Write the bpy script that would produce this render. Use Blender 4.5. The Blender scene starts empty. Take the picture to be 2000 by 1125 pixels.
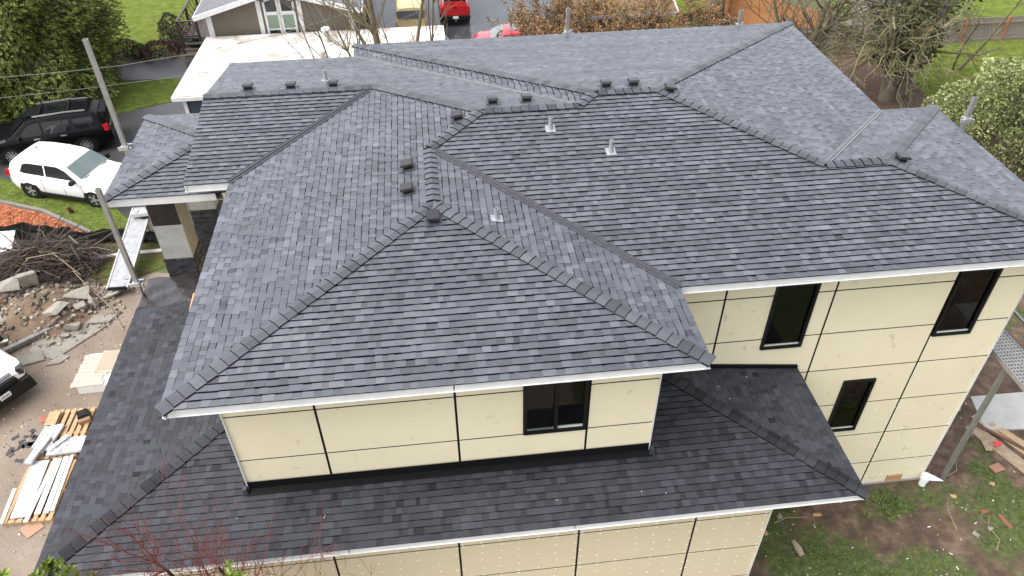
import bpy, bmesh, math, random
import numpy as np
from mathutils import Vector, Matrix, noise
R = math.radians
sc = bpy.context.scene
col = sc.collection

# ---------------------------------------------------------------- camera, sky, sun, exposure
cam_d = bpy.data.cameras.new('camera'); cam = bpy.data.objects.new('camera', cam_d); col.objects.link(cam); sc.camera = cam
PAN, TILT, ROLL = 0.110136, 0.699194, -0.008488
fw = Vector((math.sin(PAN)*math.cos(TILT), math.cos(PAN)*math.cos(TILT), -math.sin(TILT)))
rt = Vector((math.cos(PAN), -math.sin(PAN), 0)); up = rt.cross(fw)
rt2 = rt*math.cos(ROLL)+up*math.sin(ROLL); up2 = -rt*math.sin(ROLL)+up*math.cos(ROLL)
CAM = Vector((4.6258, -8.5118, 16.7003))
cam.matrix_world = Matrix(((rt2.x, up2.x, -fw.x, CAM.x), (rt2.y, up2.y, -fw.y, CAM.y), (rt2.z, up2.z, -fw.z, CAM.z), (0, 0, 0, 1)))
cam_d.sensor_width = 36; cam_d.lens = 26.958; cam_d.clip_end = 2000

SUN_EL, SUN_AZ = R(57), R(259)       # azimuth clockwise from +Y
w = bpy.data.worlds.new('World'); sc.world = w; w.use_nodes = True
nt = w.node_tree; nt.nodes.clear()
sky = nt.nodes.new('ShaderNodeTexSky'); sky.sky_type = 'NISHITA'; sky.sun_disc = False
sky.sun_elevation = SUN_EL; sky.sun_rotation = SUN_AZ; sky.air_density = 1.0; sky.dust_density = 4.0; sky.ozone_density = 1.0
hs = nt.nodes.new('ShaderNodeHueSaturation'); hs.inputs['Saturation'].default_value = 0.28
bg = nt.nodes.new('ShaderNodeBackground'); bg.inputs['Strength'].default_value = 0.15
wo = nt.nodes.new('ShaderNodeOutputWorld')
nt.links.new(sky.outputs[0], hs.inputs['Color']); nt.links.new(hs.outputs[0], bg.inputs[0]); nt.links.new(bg.outputs[0], wo.inputs[0])
sd = bpy.data.lights.new('sun', 'SUN'); sun = bpy.data.objects.new('sun', sd); col.objects.link(sun)
sd.energy = 0.7; sd.angle = R(60); sd.color = (1, .97, .92)
sdir = Vector((math.sin(SUN_AZ)*math.cos(SUN_EL), math.cos(SUN_AZ)*math.cos(SUN_EL), math.sin(SUN_EL)))
sun.rotation_euler = sdir.to_track_quat('Z', 'Y').to_euler()
vs = sc.view_settings; vs.view_transform = 'Standard'; vs.look = 'None'; vs.exposure = 1.5; vs.gamma = 1; vs.use_curve_mapping = False

# ---------------------------------------------------------------- materials
MATS = {}
def mat(name, c, c2=None, scale=6.0, rough=.7, metal=0.0, spec=.5, bump=0.0, bscale=None, detail=4, contrast=.5, attr=None, coat=0, aniso=None, thin=0):
    if name in MATS: return MATS[name]
    m = bpy.data.materials.new(name); m.use_nodes = True; n = m.node_tree; b = n.nodes['Principled BSDF']
    b.inputs['Roughness'].default_value = rough; b.inputs['Metallic'].default_value = metal; b.inputs['Specular IOR Level'].default_value = spec
    if coat: b.inputs['Coat Weight'].default_value = coat; b.inputs['Coat Roughness'].default_value = .05
    tc = n.nodes.new('ShaderNodeTexCoord'); mp = n.nodes.new('ShaderNodeMapping'); n.links.new(tc.outputs['Object'], mp.inputs[0])
    if aniso: mp.inputs['Scale'].default_value = aniso
    colout = None
    if c2 is not None:
        nz = n.nodes.new('ShaderNodeTexNoise'); nz.inputs['Scale'].default_value = scale; nz.inputs['Detail'].default_value = detail; nz.inputs['Roughness'].default_value = .65
        n.links.new(mp.outputs[0], nz.inputs['Vector'])
        cr = n.nodes.new('ShaderNodeValToRGB'); e = cr.color_ramp.elements
        e[0].position = .5-contrast*.5; e[1].position = .5+contrast*.5; e[0].color = (*c, 1); e[1].color = (*c2, 1)
        n.links.new(nz.outputs['Fac'], cr.inputs[0]); colout = cr.outputs[0]
    if attr:
        at = n.nodes.new('ShaderNodeAttribute'); at.attribute_name = attr
        mx = n.nodes.new('ShaderNodeMix'); mx.data_type = 'RGBA'; mx.blend_type = 'MULTIPLY'; mx.inputs[0].default_value = 1
        if colout: n.links.new(colout, mx.inputs[6])
        else: mx.inputs[6].default_value = (*c, 1)
        n.links.new(at.outputs['Fac'], mx.inputs[7]); colout = mx.outputs[2]
    if colout: n.links.new(colout, b.inputs['Base Color'])
    else: b.inputs['Base Color'].default_value = (*c, 1)
    if bump:
        nb = n.nodes.new('ShaderNodeTexNoise'); nb.inputs['Scale'].default_value = bscale or scale*4; nb.inputs['Detail'].default_value = 5
        n.links.new(mp.outputs[0], nb.inputs['Vector'])
        bp = n.nodes.new('ShaderNodeBump'); bp.inputs['Strength'].default_value = bump; bp.inputs['Distance'].default_value = .02
        n.links.new(nb.outputs['Fac'], bp.inputs['Height']); n.links.new(bp.outputs[0], b.inputs['Normal'])
    MATS[name] = m
    return m
def glass_mat(name, tint=(.9, .95, .95), refl=.12):
    m = bpy.data.materials.new(name); m.use_nodes = True; n = m.node_tree; n.nodes.clear()
    o = n.nodes.new('ShaderNodeOutputMaterial'); t = n.nodes.new('ShaderNodeBsdfTransparent'); t.inputs[0].default_value = (*tint, 1)
    g = n.nodes.new('ShaderNodeBsdfGlossy'); g.inputs['Roughness'].default_value = .02
    fr = n.nodes.new('ShaderNodeFresnel'); fr.inputs[0].default_value = 1.5
    mx = n.nodes.new('ShaderNodeMixShader')
    n.links.new(fr.outputs[0], mx.inputs[0]); n.links.new(t.outputs[0], mx.inputs[1]); n.links.new(g.outputs[0], mx.inputs[2]); n.links.new(mx.outputs[0], o.inputs[0])
    MATS[name] = m; return m

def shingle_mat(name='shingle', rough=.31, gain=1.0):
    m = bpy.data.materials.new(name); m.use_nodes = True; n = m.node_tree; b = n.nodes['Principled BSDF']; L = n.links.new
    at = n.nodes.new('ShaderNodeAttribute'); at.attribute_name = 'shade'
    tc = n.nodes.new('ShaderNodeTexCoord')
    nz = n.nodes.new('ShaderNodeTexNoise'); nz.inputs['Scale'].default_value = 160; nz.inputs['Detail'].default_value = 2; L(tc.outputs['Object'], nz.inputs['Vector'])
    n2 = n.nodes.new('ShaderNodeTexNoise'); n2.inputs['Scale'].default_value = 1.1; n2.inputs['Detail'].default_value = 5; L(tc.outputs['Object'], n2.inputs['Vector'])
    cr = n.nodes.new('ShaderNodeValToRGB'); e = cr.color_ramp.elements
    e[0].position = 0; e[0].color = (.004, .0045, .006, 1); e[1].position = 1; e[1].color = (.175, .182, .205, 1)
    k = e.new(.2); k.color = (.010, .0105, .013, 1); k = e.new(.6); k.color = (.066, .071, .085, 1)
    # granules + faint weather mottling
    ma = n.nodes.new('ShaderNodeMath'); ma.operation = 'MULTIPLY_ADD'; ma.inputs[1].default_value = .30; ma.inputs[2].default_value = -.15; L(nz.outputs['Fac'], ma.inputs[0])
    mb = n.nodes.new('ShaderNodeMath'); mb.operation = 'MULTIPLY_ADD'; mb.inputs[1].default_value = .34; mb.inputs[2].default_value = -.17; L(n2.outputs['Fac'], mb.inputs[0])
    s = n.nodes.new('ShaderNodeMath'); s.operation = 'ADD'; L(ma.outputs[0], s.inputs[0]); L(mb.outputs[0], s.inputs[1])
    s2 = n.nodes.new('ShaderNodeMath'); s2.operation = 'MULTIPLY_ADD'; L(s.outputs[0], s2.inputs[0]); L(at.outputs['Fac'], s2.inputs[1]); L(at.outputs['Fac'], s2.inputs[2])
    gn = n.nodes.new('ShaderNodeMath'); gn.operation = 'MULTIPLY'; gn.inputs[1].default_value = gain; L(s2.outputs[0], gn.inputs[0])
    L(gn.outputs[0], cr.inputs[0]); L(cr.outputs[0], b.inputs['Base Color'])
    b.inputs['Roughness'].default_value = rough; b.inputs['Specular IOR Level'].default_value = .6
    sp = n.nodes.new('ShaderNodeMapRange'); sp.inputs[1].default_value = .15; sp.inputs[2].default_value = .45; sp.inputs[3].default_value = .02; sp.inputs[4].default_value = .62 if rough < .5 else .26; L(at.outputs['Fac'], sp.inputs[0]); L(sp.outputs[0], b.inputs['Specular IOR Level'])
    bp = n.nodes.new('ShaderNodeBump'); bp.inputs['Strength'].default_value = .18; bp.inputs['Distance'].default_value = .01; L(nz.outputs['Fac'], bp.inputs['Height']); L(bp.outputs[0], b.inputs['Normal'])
    return m

M_SH = shingle_mat()
M_SHL = shingle_mat('lower_roof_shingle', .64, .58)  # darker, rougher shingle tone for the whole lower roof
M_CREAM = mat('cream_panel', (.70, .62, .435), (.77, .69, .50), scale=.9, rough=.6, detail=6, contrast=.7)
M_WHITE = mat('white_board', (.52, .52, .52), (.66, .66, .65), scale=3, rough=.5, detail=6)
M_BLACK = mat('black_trim', (.005, .005, .006), rough=.6, spec=.15)
M_FRAME = mat('black_window_frame', (.007, .007, .008), rough=.4, spec=.25)
M_DARKMETAL = mat('dark_flashing', (.030, .032, .037), (.05, .052, .06), scale=8, rough=.35, spec=.6)
M_GREYMETAL = mat('grey_flashing', (.13, .137, .15), (.22, .228, .245), scale=5, rough=.3, metal=.4)
M_ALU = mat('aluminium', (.33, .33, .325), (.46, .46, .45), scale=7, rough=.42, metal=.75, bump=.05)
M_GALV = mat('galvanised_pipe', (.26, .27, .29), (.5, .51, .53), scale=20, rough=.4, metal=.6)
M_CONC = mat('concrete', (.26, .25, .23), (.42, .41, .38), scale=3, rough=.9, bump=.3, bscale=30, detail=8)
M_GLASS = glass_mat('window_glass')
M_WOODN = mat('new_pine', (.30, .185, .095), (.45, .30, .165), scale=5, rough=.7, aniso=(1, 6, 6))
M_INT = mat('bare_interior', (.16, .11, .07), (.24, .17, .11), scale=2, rough=.9)
M_RUB = mat('tyre_rubber', (.010, .010, .010), rough=.85, spec=.2)
M_CHROME = mat('bright_metal', (.55, .55, .56), rough=.38, metal=.8)
M_PLASTIC = mat('black_plastic', (.010, .010, .011), rough=.5, spec=.25)

# ---------------------------------------------------------------- builders
class MB:
    def __init__(s): s.v = []; s.f = []; s.a = []; s.mi = []
    def face(s, pts, a=1.0, mi=0):
        i = len(s.v); s.v.extend([tuple(p) for p in pts]); s.f.append(tuple(range(i, i+len(pts)))); s.a.append(a); s.mi.append(mi)
    def box(s, c, d, rz=0, a=1.0, M=None, mi=0, taper=1.0):
        hx, hy, hz = d[0]/2, d[1]/2, d[2]/2
        P = [(-hx, -hy, -hz), (hx, -hy, -hz), (hx, hy, -hz), (-hx, hy, -hz), (-hx*taper, -hy*taper, hz), (hx*taper, -hy*taper, hz), (hx*taper, hy*taper, hz), (-hx*taper, hy*taper, hz)]
        if M is None:
            cr, sr = math.cos(rz), math.sin(rz)
            P = [(c[0]+x*cr-y*sr, c[1]+x*sr+y*cr, c[2]+z) for x, y, z in P]
        else: P = [tuple(Vector(c)+M @ Vector(p)) for p in P]
        i = len(s.v); s.v.extend(P)
        for q in ((0, 3, 2, 1), (4, 5, 6, 7), (0, 1, 5, 4), (1, 2, 6, 5), (2, 3, 7, 6), (3, 0, 4, 7)):
            s.f.append(tuple(i+k for k in q)); s.a.append(a); s.mi.append(mi)
    def bar(s, p, q, wd, ht, a=1.0, mi=0, upv=(0, 0, 1)):
        p = Vector(p); q = Vector(q); x = (q-p); L = x.length; x.normalize(); u = Vector(upv)
        if abs(x.dot(u)) > .98: u = Vector((0, 1, 0))
        y = u.cross(x).normalized(); z = x.cross(y)
        M = Matrix((x, y, z)).transposed(); s.box((p+q)/2, (L, wd, ht), M=M, a=a, mi=mi)
    def tube(s, pts, rad, n=6, a=1.0, cap=True, mi=0):
        pts = [Vector(p) for p in pts]
        if not hasattr(rad, '__len__'): rad = [rad]*len(pts)
        rings = []; ref = None
        for i, p in enumerate(pts):
            t = (pts[min(i+1, len(pts)-1)]-pts[max(i-1, 0)])
            if t.length < 1e-9: t = Vector((0, 0, 1))
            t.normalize()
            if ref is None: ref = Vector((0, 0, 1)) if abs(t.z) < .9 else Vector((1, 0, 0))
            u = (ref-t*ref.dot(t))
            if u.length < 1e-6: u = t.orthogonal()
            u.normalize(); ref = u; v = t.cross(u)
            b = len(s.v); rings.append(b)
            for k in range(n):
                an = 2*math.pi*k/n; s.v.append(tuple(p+(u*math.cos(an)+v*math.sin(an))*rad[i]))
        for i in range(len(rings)-1):
            for k in range(n):
                s.f.append((rings[i]+k, rings[i]+(k+1) % n, rings[i+1]+(k+1) % n, rings[i+1]+k)); s.a.append(a); s.mi.append(mi)
        if cap:
            s.f.append(tuple(rings[0]+k for k in reversed(range(n)))); s.a.append(a); s.mi.append(mi)
            s.f.append(tuple(rings[-1]+k for k in range(n))); s.a.append(a); s.mi.append(mi)
    def lathe(s, prof, n=16, c=(0, 0, 0), axis='z', a=1.0, mi=0):
        b = len(s.v)
        for r, h in prof:
            for k in range(n):
                an = 2*math.pi*k/n; x, y = r*math.cos(an), r*math.sin(an)
                p = (x, y, h) if axis == 'z' else ((x, h, y) if axis == 'y' else (h, x, y))
                s.v.append((c[0]+p[0], c[1]+p[1], c[2]+p[2]))
        for i in range(len(prof)-1):
            for k in range(n):
                s.f.append((b+i*n+k, b+i*n+(k+1) % n, b+(i+1)*n+(k+1) % n, b+(i+1)*n+k)); s.a.append(a); s.mi.append(mi)
    def prism(s, poly, z0, z1, a=1.0, mi=0):
        n = len(poly); b = len(s.v)
        s.v.extend([(x, y, z0) for x, y in poly]+[(x, y, z1) for x, y in poly])
        s.f.append(tuple(b+n+k for k in range(n))); s.f.append(tuple(b+k for k in reversed(range(n)))); s.a += [a, a]; s.mi += [mi, mi]
        for k in range(n): s.f.append((b+k, b+(k+1) % n, b+n+(k+1) % n, b+n+k)); s.a.append(a); s.mi.append(mi)
    def build(s, name, m, parent=None, smooth=None, attr=False):
        me = bpy.data.meshes.new(name); me.from_pydata(s.v, [], s.f); me.validate(verbose=False)
        for x in (m if isinstance(m, (list, tuple)) else [m]): me.materials.append(x)
        if attr and len(me.polygons) == len(s.a):
            at = me.attributes.new('shade', 'FLOAT', 'FACE'); at.data.foreach_set('value', np.array(s.a, dtype=np.float32))
        if any(s.mi) and len(me.polygons) == len(s.mi): me.polygons.foreach_set('material_index', s.mi)
        if smooth is not None:
            me.polygons.foreach_set('use_smooth', [True]*len(me.polygons)); me.set_sharp_from_angle(angle=R(smooth))
        o = bpy.data.objects.new(name, me); col.objects.link(o)
        if parent is not None: o.parent = parent
        return o
def thing(name, label, cat, loc=(0, 0, 0), rz=0, group=None):
    o = bpy.data.objects.new(name, None); o.empty_display_size = .2; col.objects.link(o); o.location = loc; o.rotation_euler = (0, 0, rz)
    return tag(o, label, cat, group)
def tag(o, label=None, cat=None, group=None, kind=None):
    if label: o['label'] = label
    if cat: o['category'] = cat
    if group: o['group'] = group
    if kind: o['kind'] = kind
    return o
def link_part(name, me, parent, loc=(0, 0, 0), rot=(0, 0, 0), scale=(1, 1, 1)):
    o = bpy.data.objects.new(name, me); col.objects.link(o); o.parent = parent; o.location = loc; o.rotation_euler = rot; o.scale = scale
    return o
def box_mesh(name, d, m):
    b = MB(); b.box((0, 0, 0), d); o = b.build(name, m); me = o.data; bpy.data.objects.remove(o); return me
def sstep(a, b, x):
    t = min(1, max(0, (x-a)/(b-a))); return t*t*(3-2*t)
def gz(x, y): return -.5*sstep(8, 13, x)*(1-sstep(12, 21, y))
def fbm(x, y, s=1.0, o=4):
    return noise.fractal(Vector((x*s, y*s, 3.7)), .7, 2.0, o)
def proj(p):
    d = Vector(p)-CAM; z = d.dot(fw)
    return (1000+1497.685*d.dot(rt2)/z, 562.5-1497.685*d.dot(up2)/z)

# ================================================================ HOUSE
house = thing('house', 'cream panelled two storey house under construction with dark grey hip roof', 'house')
ZO = .55; zE = 7.55
P = dict(xA0=0.0, xA1=8.9046, yA=0.0, yB=1.9419, yN1=13.1899, yN2=14.0544, xD=2.4668, xE=15.9369, xF=17.3857, yF=8.1171, xC=-1.0102, yC=6.694)
pt = dict(W=.1755, AF=.193, AE=.1785, BF=.1821, N1=.1736, DW=.1814, DN=.1735, EE=.1783, FN=.1697, FE=.1768, CF=.1732)
PL = {'W': (pt['W'], 0, zE-pt['W']*P['xA0']), 'AF': (0, pt['AF'], zE-pt['AF']*P['yA']), 'AE': (-pt['AE'], 0, zE+pt['AE']*P['xA1']), 'BF': (0, pt['BF'], zE-pt['BF']*P['yB']),
      'N1': (0, -pt['N1'], zE+pt['N1']*P['yN1']), 'DW': (pt['DW'], 0, zE-pt['DW']*P['xD']), 'DN': (0, -pt['DN'], zE+pt['DN']*P['yN2']), 'EE': (-pt['EE'], 0, zE+pt['EE']*P['xE']),
      'FN': (0, -pt['FN'], zE+pt['FN']*P['yF']), 'FE': (-pt['FE'], 0, zE+pt['FE']*P['xF']), 'CF': (0, pt['CF'], zE-pt['CF']*P['yC'])}
def X3(*k):
    A = np.array([[PL[i][0], PL[i][1], -1] for i in k]); return Vector(np.linalg.solve(A, -np.array([PL[i][2] for i in k])))
V3 = lambda x, y, z=zE: Vector((x, y, z))
FL = V3(0, 0); FR = V3(P['xA1'], 0); R1 = X3('W', 'AF', 'AE'); R2 = X3('W', 'BF', 'AE'); VB = V3(P['xA1'], P['yB']); R3 = X3('W', 'BF', 'N1'); V1 = X3('DW', 'BF', 'N1')
R4 = X3('DW', 'BF', 'DN'); R5 = X3('EE', 'BF', 'DN'); NE = V3(P['xE'], P['yN2']); NWD = V3(P['xD'], P['yN2']); NVD = V3(P['xD'], P['yN1']); R6 = X3('EE', 'BF', 'FN'); R7 = X3('FE', 'BF', 'FN')
VF = V3(P['xE'], P['yF']); NEF = V3(P['xF'], P['yF']); SEF = V3(P['xF'], P['yB']); CR = X3('W', 'CF', 'N1'); CG = V3(P['xC'], CR.y, CR.z); CV = V3(0, P['yC']); CE = V3(P['xC'], P['yC']); CN = V3(P['xC'], P['yN1'])
# facet: polygon, eave direction (to the right when looking up the slope)
UPPER = [('W', [FL, R1, R2, R3, CR, CV], V3(0, -1, 0)), ('AF', [FL, FR, R1], V3(1, 0, 0)), ('AE', [FR, VB, R2, R1], V3(0, 1, 0)),
         ('BF', [VB, SEF, R7, R6, R5, R4, V1, R3, R2], V3(1, 0, 0)), ('N1', [CN, CG, CR, R3, V1, NVD], V3(-1, 0, 0)), ('CF', [CE, CV, CR, CG], V3(1, 0, 0)),
         ('DW', [NWD, R4, V1, NVD], V3(0, -1, 0)), ('DN', [NE, NWD, R4, R5], V3(-1, 0, 0)), ('EE', [NE, R5, R6, VF], V3(0, 1, 0)), ('FN', [VF, R6, R7, NEF], V3(-1, 0, 0)), ('FE', [SEF, NEF, R7], V3(0, 1, 0))]
hx0, hx1, hy0, zH, pH = -2.91, 12.187, -.776, 4.38, .128
yA_w, yB_w, xA_w0, xA_w1, xE_w = .614, 2.572, .635, 8.293, 16.764
HF = lambda x, y: Vector((x, y, zH+pH*(y-hy0)))
HW = lambda x, y: Vector((x, y, zH+pH*(x-hx0)))
HE = lambda x, y: Vector((x, y, zH+pH*(hx1-x)))
tr = yB_w-hy0
LOWER = [('HF', [HF(hx0, hy0), HF(hx1, hy0), HF(hx1-tr, yB_w), HF(xA_w1, yB_w), HF(xA_w1, yA_w), HF(xA_w0, yA_w), HF(xA_w0, hy0+xA_w0-hx0)], V3(1, 0, 0)),
         ('HW', [HW(hx0, hy0), HW(xA_w0, hy0+xA_w0-hx0), HW(xA_w0, 6.4), HW(hx0, 6.4)], V3(0, -1, 0)),
         ('HE', [HE(hx1, hy0), HE(hx1, yB_w), HE(hx1-tr, yB_w)], V3(0, 1, 0))]
gx0, gy0, gy1, zG, pG = -3.05, 7.19, 11.29, 7.0, .1775
gh = (gy1-gy0)/2; GA = Vector((gx0+gh, gy0+gh, zG+pG*gh)); gxe = -.25
PORCH = [('GF', [V3(gx0, gy0, zG), V3(gxe, gy0, zG), V3(gxe, gy0+gh, zG+pG*gh), GA], V3(1, 0, 0)), ('GW', [V3(gx0, gy1, zG), V3(gx0, gy0, zG), GA], V3(0, -1, 0)),
         ('GN', [V3(gxe, gy1, zG), V3(gx0, gy1, zG), GA, V3(gxe, gy0+gh, zG+pG*gh)], V3(-1, 0, 0))]

def inside(p, poly):
    x, y = p; r = False; n = len(poly); j = n-1
    for i in range(n):
        xi, yi = poly[i]; xj, yj = poly[j]
        if (yi > y) != (yj > y) and x < (xj-xi)*(y-yi)/(yj-yi)+xi: r = not r
        j = i
    return r
def clip(poly, x0, x1, y0, y1):
    def cl(ps, f, g):
        o = []
        for i in range(len(ps)):
            a, b = ps[i-1], ps[i]; fa, fb = f(a), f(b)
            if fa >= 0:
                o.append(a)
                if fb < 0: o.append(g(a, b, fa/(fa-fb)))
            elif fb >= 0: o.append(g(a, b, fa/(fa-fb)))
        return o
    g = lambda a, b, t: (a[0]+(b[0]-a[0])*t, a[1]+(b[1]-a[1])*t)
    for f in (lambda p: p[0]-x0, lambda p: x1-p[0], lambda p: p[1]-y0, lambda p: y1-p[1]):
        poly = cl(poly, f, g)
        if len(poly) < 3: return []
    o = []
    for p in poly:
        if not o or abs(p[0]-o[-1][0])+abs(p[1]-o[-1][1]) > 1e-5: o.append(p)
    if len(o) > 1 and abs(o[0][0]-o[-1][0])+abs(o[0][1]-o[-1][1]) < 1e-5: o.pop()
    ar = sum(o[i-1][0]*o[i][1]-o[i][0]*o[i-1][1] for i in range(len(o)))/2
    if ar < 0: o.reverse()
    return o if abs(ar) > 4e-4 and len(o) > 2 else []
EXPO = .143
rs = random.Random(11)
def facet_shingles(facets):
    tabs = []
    for fname, poly, e in facets:
        n = (poly[1]-poly[0]).cross(poly[2]-poly[0])
        if n.length < 1e-6: n = (poly[2]-poly[0]).cross(poly[3]-poly[0])
        n.normalize()
        if n.z < 0: n = -n
        u = n.cross(e).normalized(); o = min(poly, key=lambda p: p.z)
        e = u.cross(n).normalized()
        P2 = [((p-o).dot(e), (p-o).dot(u)) for p in poly]
        xs = [p[0] for p in P2]; vmax = max(p[1] for p in P2); k = 0
        while k*EXPO < vmax:
            v0, v1 = k*EXPO, (k+1)*EXPO; x = min(xs)-rs.uniform(0, .25); hi = rs.random() < .5; tone = .6+rs.uniform(-.03, .03)
            sh_len = 0; sh_tone = 0
            while x < max(xs):
                wd = rs.choice((.09, .12, .14, .15, .17, .19, .22)) * (1.0 if hi else .9)
                if sh_len <= 0: sh_len = 1.0; sh_tone = rs.uniform(-.05, .05)
                sh_len -= wd
                x1 = x+wd
                cor = [(x, v0), (x1, v0), (x1, v1), (x, v1)]
                ins = [inside((a*.998+(x+x1)*.001, b*.998+(v0+v1)*.001), P2) for a, b in cor]
                full = all(ins) and not any(x < q[0] < x1 and v0 < q[1] < v1 for q in P2)
                pl = cor if full else clip(P2, x, x1, v0, v1)
                if pl:
                    hb = (.019 if hi else .0125)+rs.uniform(0, .002)
                    shd = tone+sh_tone+(rs.uniform(-.08, .08) if fname in ('HF', 'HW', 'HE') else 0)+(.05 if hi else -.035)+rs.uniform(-.065, .065)+(-.10 if rs.random() < .10 else 0)+(.05 if rs.random() < .08 else 0)
                    tabs.append((fname, o, e, u, n, pl, full, v0, hb, max(.16, min(.95, shd)), rs.uniform(.008, .018) if hi else rs.uniform(.016, .028)))
                x = x1; hi = not hi if rs.random() < .8 else hi
            k += 1
    return tabs
def emit_tab(mb, t):
    fname, o, e, u, n, pl, full, v0, hb, shd, band = t
    low = fname in ('HF', 'HW', 'HE')
    if low: hb *= .62; band *= .7
    h = lambda v: hb*(1-(v-v0)/EXPO)+.0012
    W_ = lambda p, dz=None: o+e*p[0]+u*p[1]+n*(h(p[1]) if dz is None else dz)
    if full:
        vb = v0+EXPO-band; (xa, _), (xb, _) = pl[0], pl[1]
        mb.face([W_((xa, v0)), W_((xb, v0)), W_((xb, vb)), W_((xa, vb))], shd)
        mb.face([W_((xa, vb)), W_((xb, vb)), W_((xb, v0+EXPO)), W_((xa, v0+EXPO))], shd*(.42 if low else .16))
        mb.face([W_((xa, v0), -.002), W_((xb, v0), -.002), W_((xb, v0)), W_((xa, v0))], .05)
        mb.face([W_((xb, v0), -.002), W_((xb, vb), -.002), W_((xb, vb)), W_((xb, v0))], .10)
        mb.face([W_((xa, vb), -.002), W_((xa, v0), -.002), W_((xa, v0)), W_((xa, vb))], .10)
    else:
        mb.face([W_(p) for p in pl], shd)
        for i in range(len(pl)):
            a, b = pl[i-1], pl[i]; mb.face([W_(a, -.002), W_(b, -.002), W_(b), W_(a)], .06)
def make_roof(name, facets, M_SH, parent=house):
    deck = MB()
    for fname, poly, e in facets:
        n = (poly[1]-poly[0]).cross(poly[2]-poly[0]); n.normalize(); n = n if n.z > 0 else -n
        deck.face([p-n*.006 for p in poly], .12)
    root = deck.build(name, M_SH, parent, attr=True)
    return root
tabsU, tabsL, tabsP = facet_shingles(UPPER), facet_shingles(LOWER), facet_shingles(PORCH)
def visible_tab(t):
    fname = t[0]; c = sum((t[1]+t[2]*p[0]+t[3]*p[1] for p in t[5]), Vector())/len(t[5])
    x, y = proj(c)
    if not (8 < x < 1992 and 8 < y < 1117): return False
    if fname in ('HF', 'HW', 'HE'): return not (-.2 < c.x < 9.2 and y < 960) and not (fname == 'HF' and c.x < 2.6)
    return fname in ('AF', 'BF', 'AE', 'W')
def pix_area(t):
    q = [proj(t[1]+t[2]*p[0]+t[3]*p[1]) for p in t[5]]
    return abs(sum(q[i-1][0]*q[i][1]-q[i][0]*q[i-1][1] for i in range(len(q))))/2
cand = sorted([(pix_area(t), 0, i) for i, t in enumerate(tabsU) if t[6] and visible_tab(t)]+[(pix_area(t), 1, i) for i, t in enumerate(tabsL) if t[6] and visible_tab(t)], reverse=True)[:300]
single = {(k, i) for _, k, i in cand}
roofs = []
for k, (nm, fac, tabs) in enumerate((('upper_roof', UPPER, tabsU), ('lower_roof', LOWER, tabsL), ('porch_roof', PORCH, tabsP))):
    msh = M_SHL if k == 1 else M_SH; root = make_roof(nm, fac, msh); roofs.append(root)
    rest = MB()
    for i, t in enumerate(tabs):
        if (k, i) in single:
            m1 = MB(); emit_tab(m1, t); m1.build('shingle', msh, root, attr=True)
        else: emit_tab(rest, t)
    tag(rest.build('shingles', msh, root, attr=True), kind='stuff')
upper, lower, porch = roofs

# hip and ridge caps: bent pieces lapped up the line
capn = 0
def caps(root, a, b, na, nb, wd=.135, expo=.205, lift=.016, s0=0.0, s1=0.0):
    """a low end, b high end; na / nb: horizontal directions of fall on each side"""
    a = Vector(a); b = Vector(b); d = (b-a); L = d.length; d.normalize()
    def side(nrm):
        q = nrm.cross(d).normalized(); return q
    qa = side(na); qb = side(nb)
    if qa.dot(Vector((na.x, na.y, 0))) < 0: qa = -qa
    if qb.dot(Vector((nb.x, nb.y, 0))) < 0: qb = -qb
    k = 0; s = s0; 
    while s < L-s1-.03:
        e_ = min(s+expo*1.25, L-s1); mb = MB(); j = rs.uniform(-.006, .006)
        h0, h1 = lift+.024, lift+.004
        upn = (na+nb).normalized()
        p0 = a+d*s; p1 = a+d*e_
        w0 = wd+j
        A0 = p0+qa*w0+na*h0; B0 = p0+qb*w0+nb*h0; C0 = p0+upn*(h0+.012)
        A1 = p1+qa*w0+na*h1; B1 = p1+qb*w0+nb*h1; C1 = p1+upn*(h1+.012)
        sh = .50+rs.uniform(-.12, .12)
        f_ = min(1, (expo-.010)/max(.05, e_-s)); Am, Bm, Cm = A0.lerp(A1, f_), B0.lerp(B1, f_), C0.lerp(C1, f_)
        mb.face([A0, C0, Cm, Am], sh); mb.face([C0, B0, Bm, Cm], sh*.97); mb.face([Am, Cm, C1, A1], .10); mb.face([Cm, Bm, B1, C1], .10)
        lo = lambda v, nn: v-nn*(h0+.004)
        mb.face([lo(A0, na), lo(C0, upn), C0, A0], .05); mb.face([lo(C0, upn), lo(B0, nb), B0, C0], .05)
        mb.face([lo(A1, na), lo(A0, na), A0, A1], .05); mb.face([lo(B0, nb), lo(B1, nb), B1, B0], .05)
        mb.build('ridge_cap', root.data.materials[0], root, attr=True)
        s += expo
def nrm(k):
    a, b, c = PL[k]; return Vector((-a, -b, 1)).normalized()
for a, b, k1, k2, s0 in ((FL, R1, 'W', 'AF', 0), (FR, R1, 'AF', 'AE', 0), (R1, R2, 'W', 'AE', .1), (R2, R3, 'W', 'BF', 0), (CR, R3, 'W', 'N1', 0), (CG, CR, 'CF', 'N1', 0), (R3, V1, 'BF', 'N1', .1),
                        (V1, R4, 'DW', 'BF', 0), (NWD, R4, 'DW', 'DN', 0), (R4, R5, 'BF', 'DN', .1), (NE, R5, 'DN', 'EE', 0), (R6, R5, 'EE', 'BF', 0), (R6, R7, 'BF', 'FN', 0), (NEF, R7, 'FN', 'FE', 0), (SEF, R7, 'FE', 'BF', 0)):
    caps(upper, a, b, nrm(k1), nrm(k2), s0=s0)
hn = lambda a, b: Vector((-a, -b, 1)).normalized()
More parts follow.
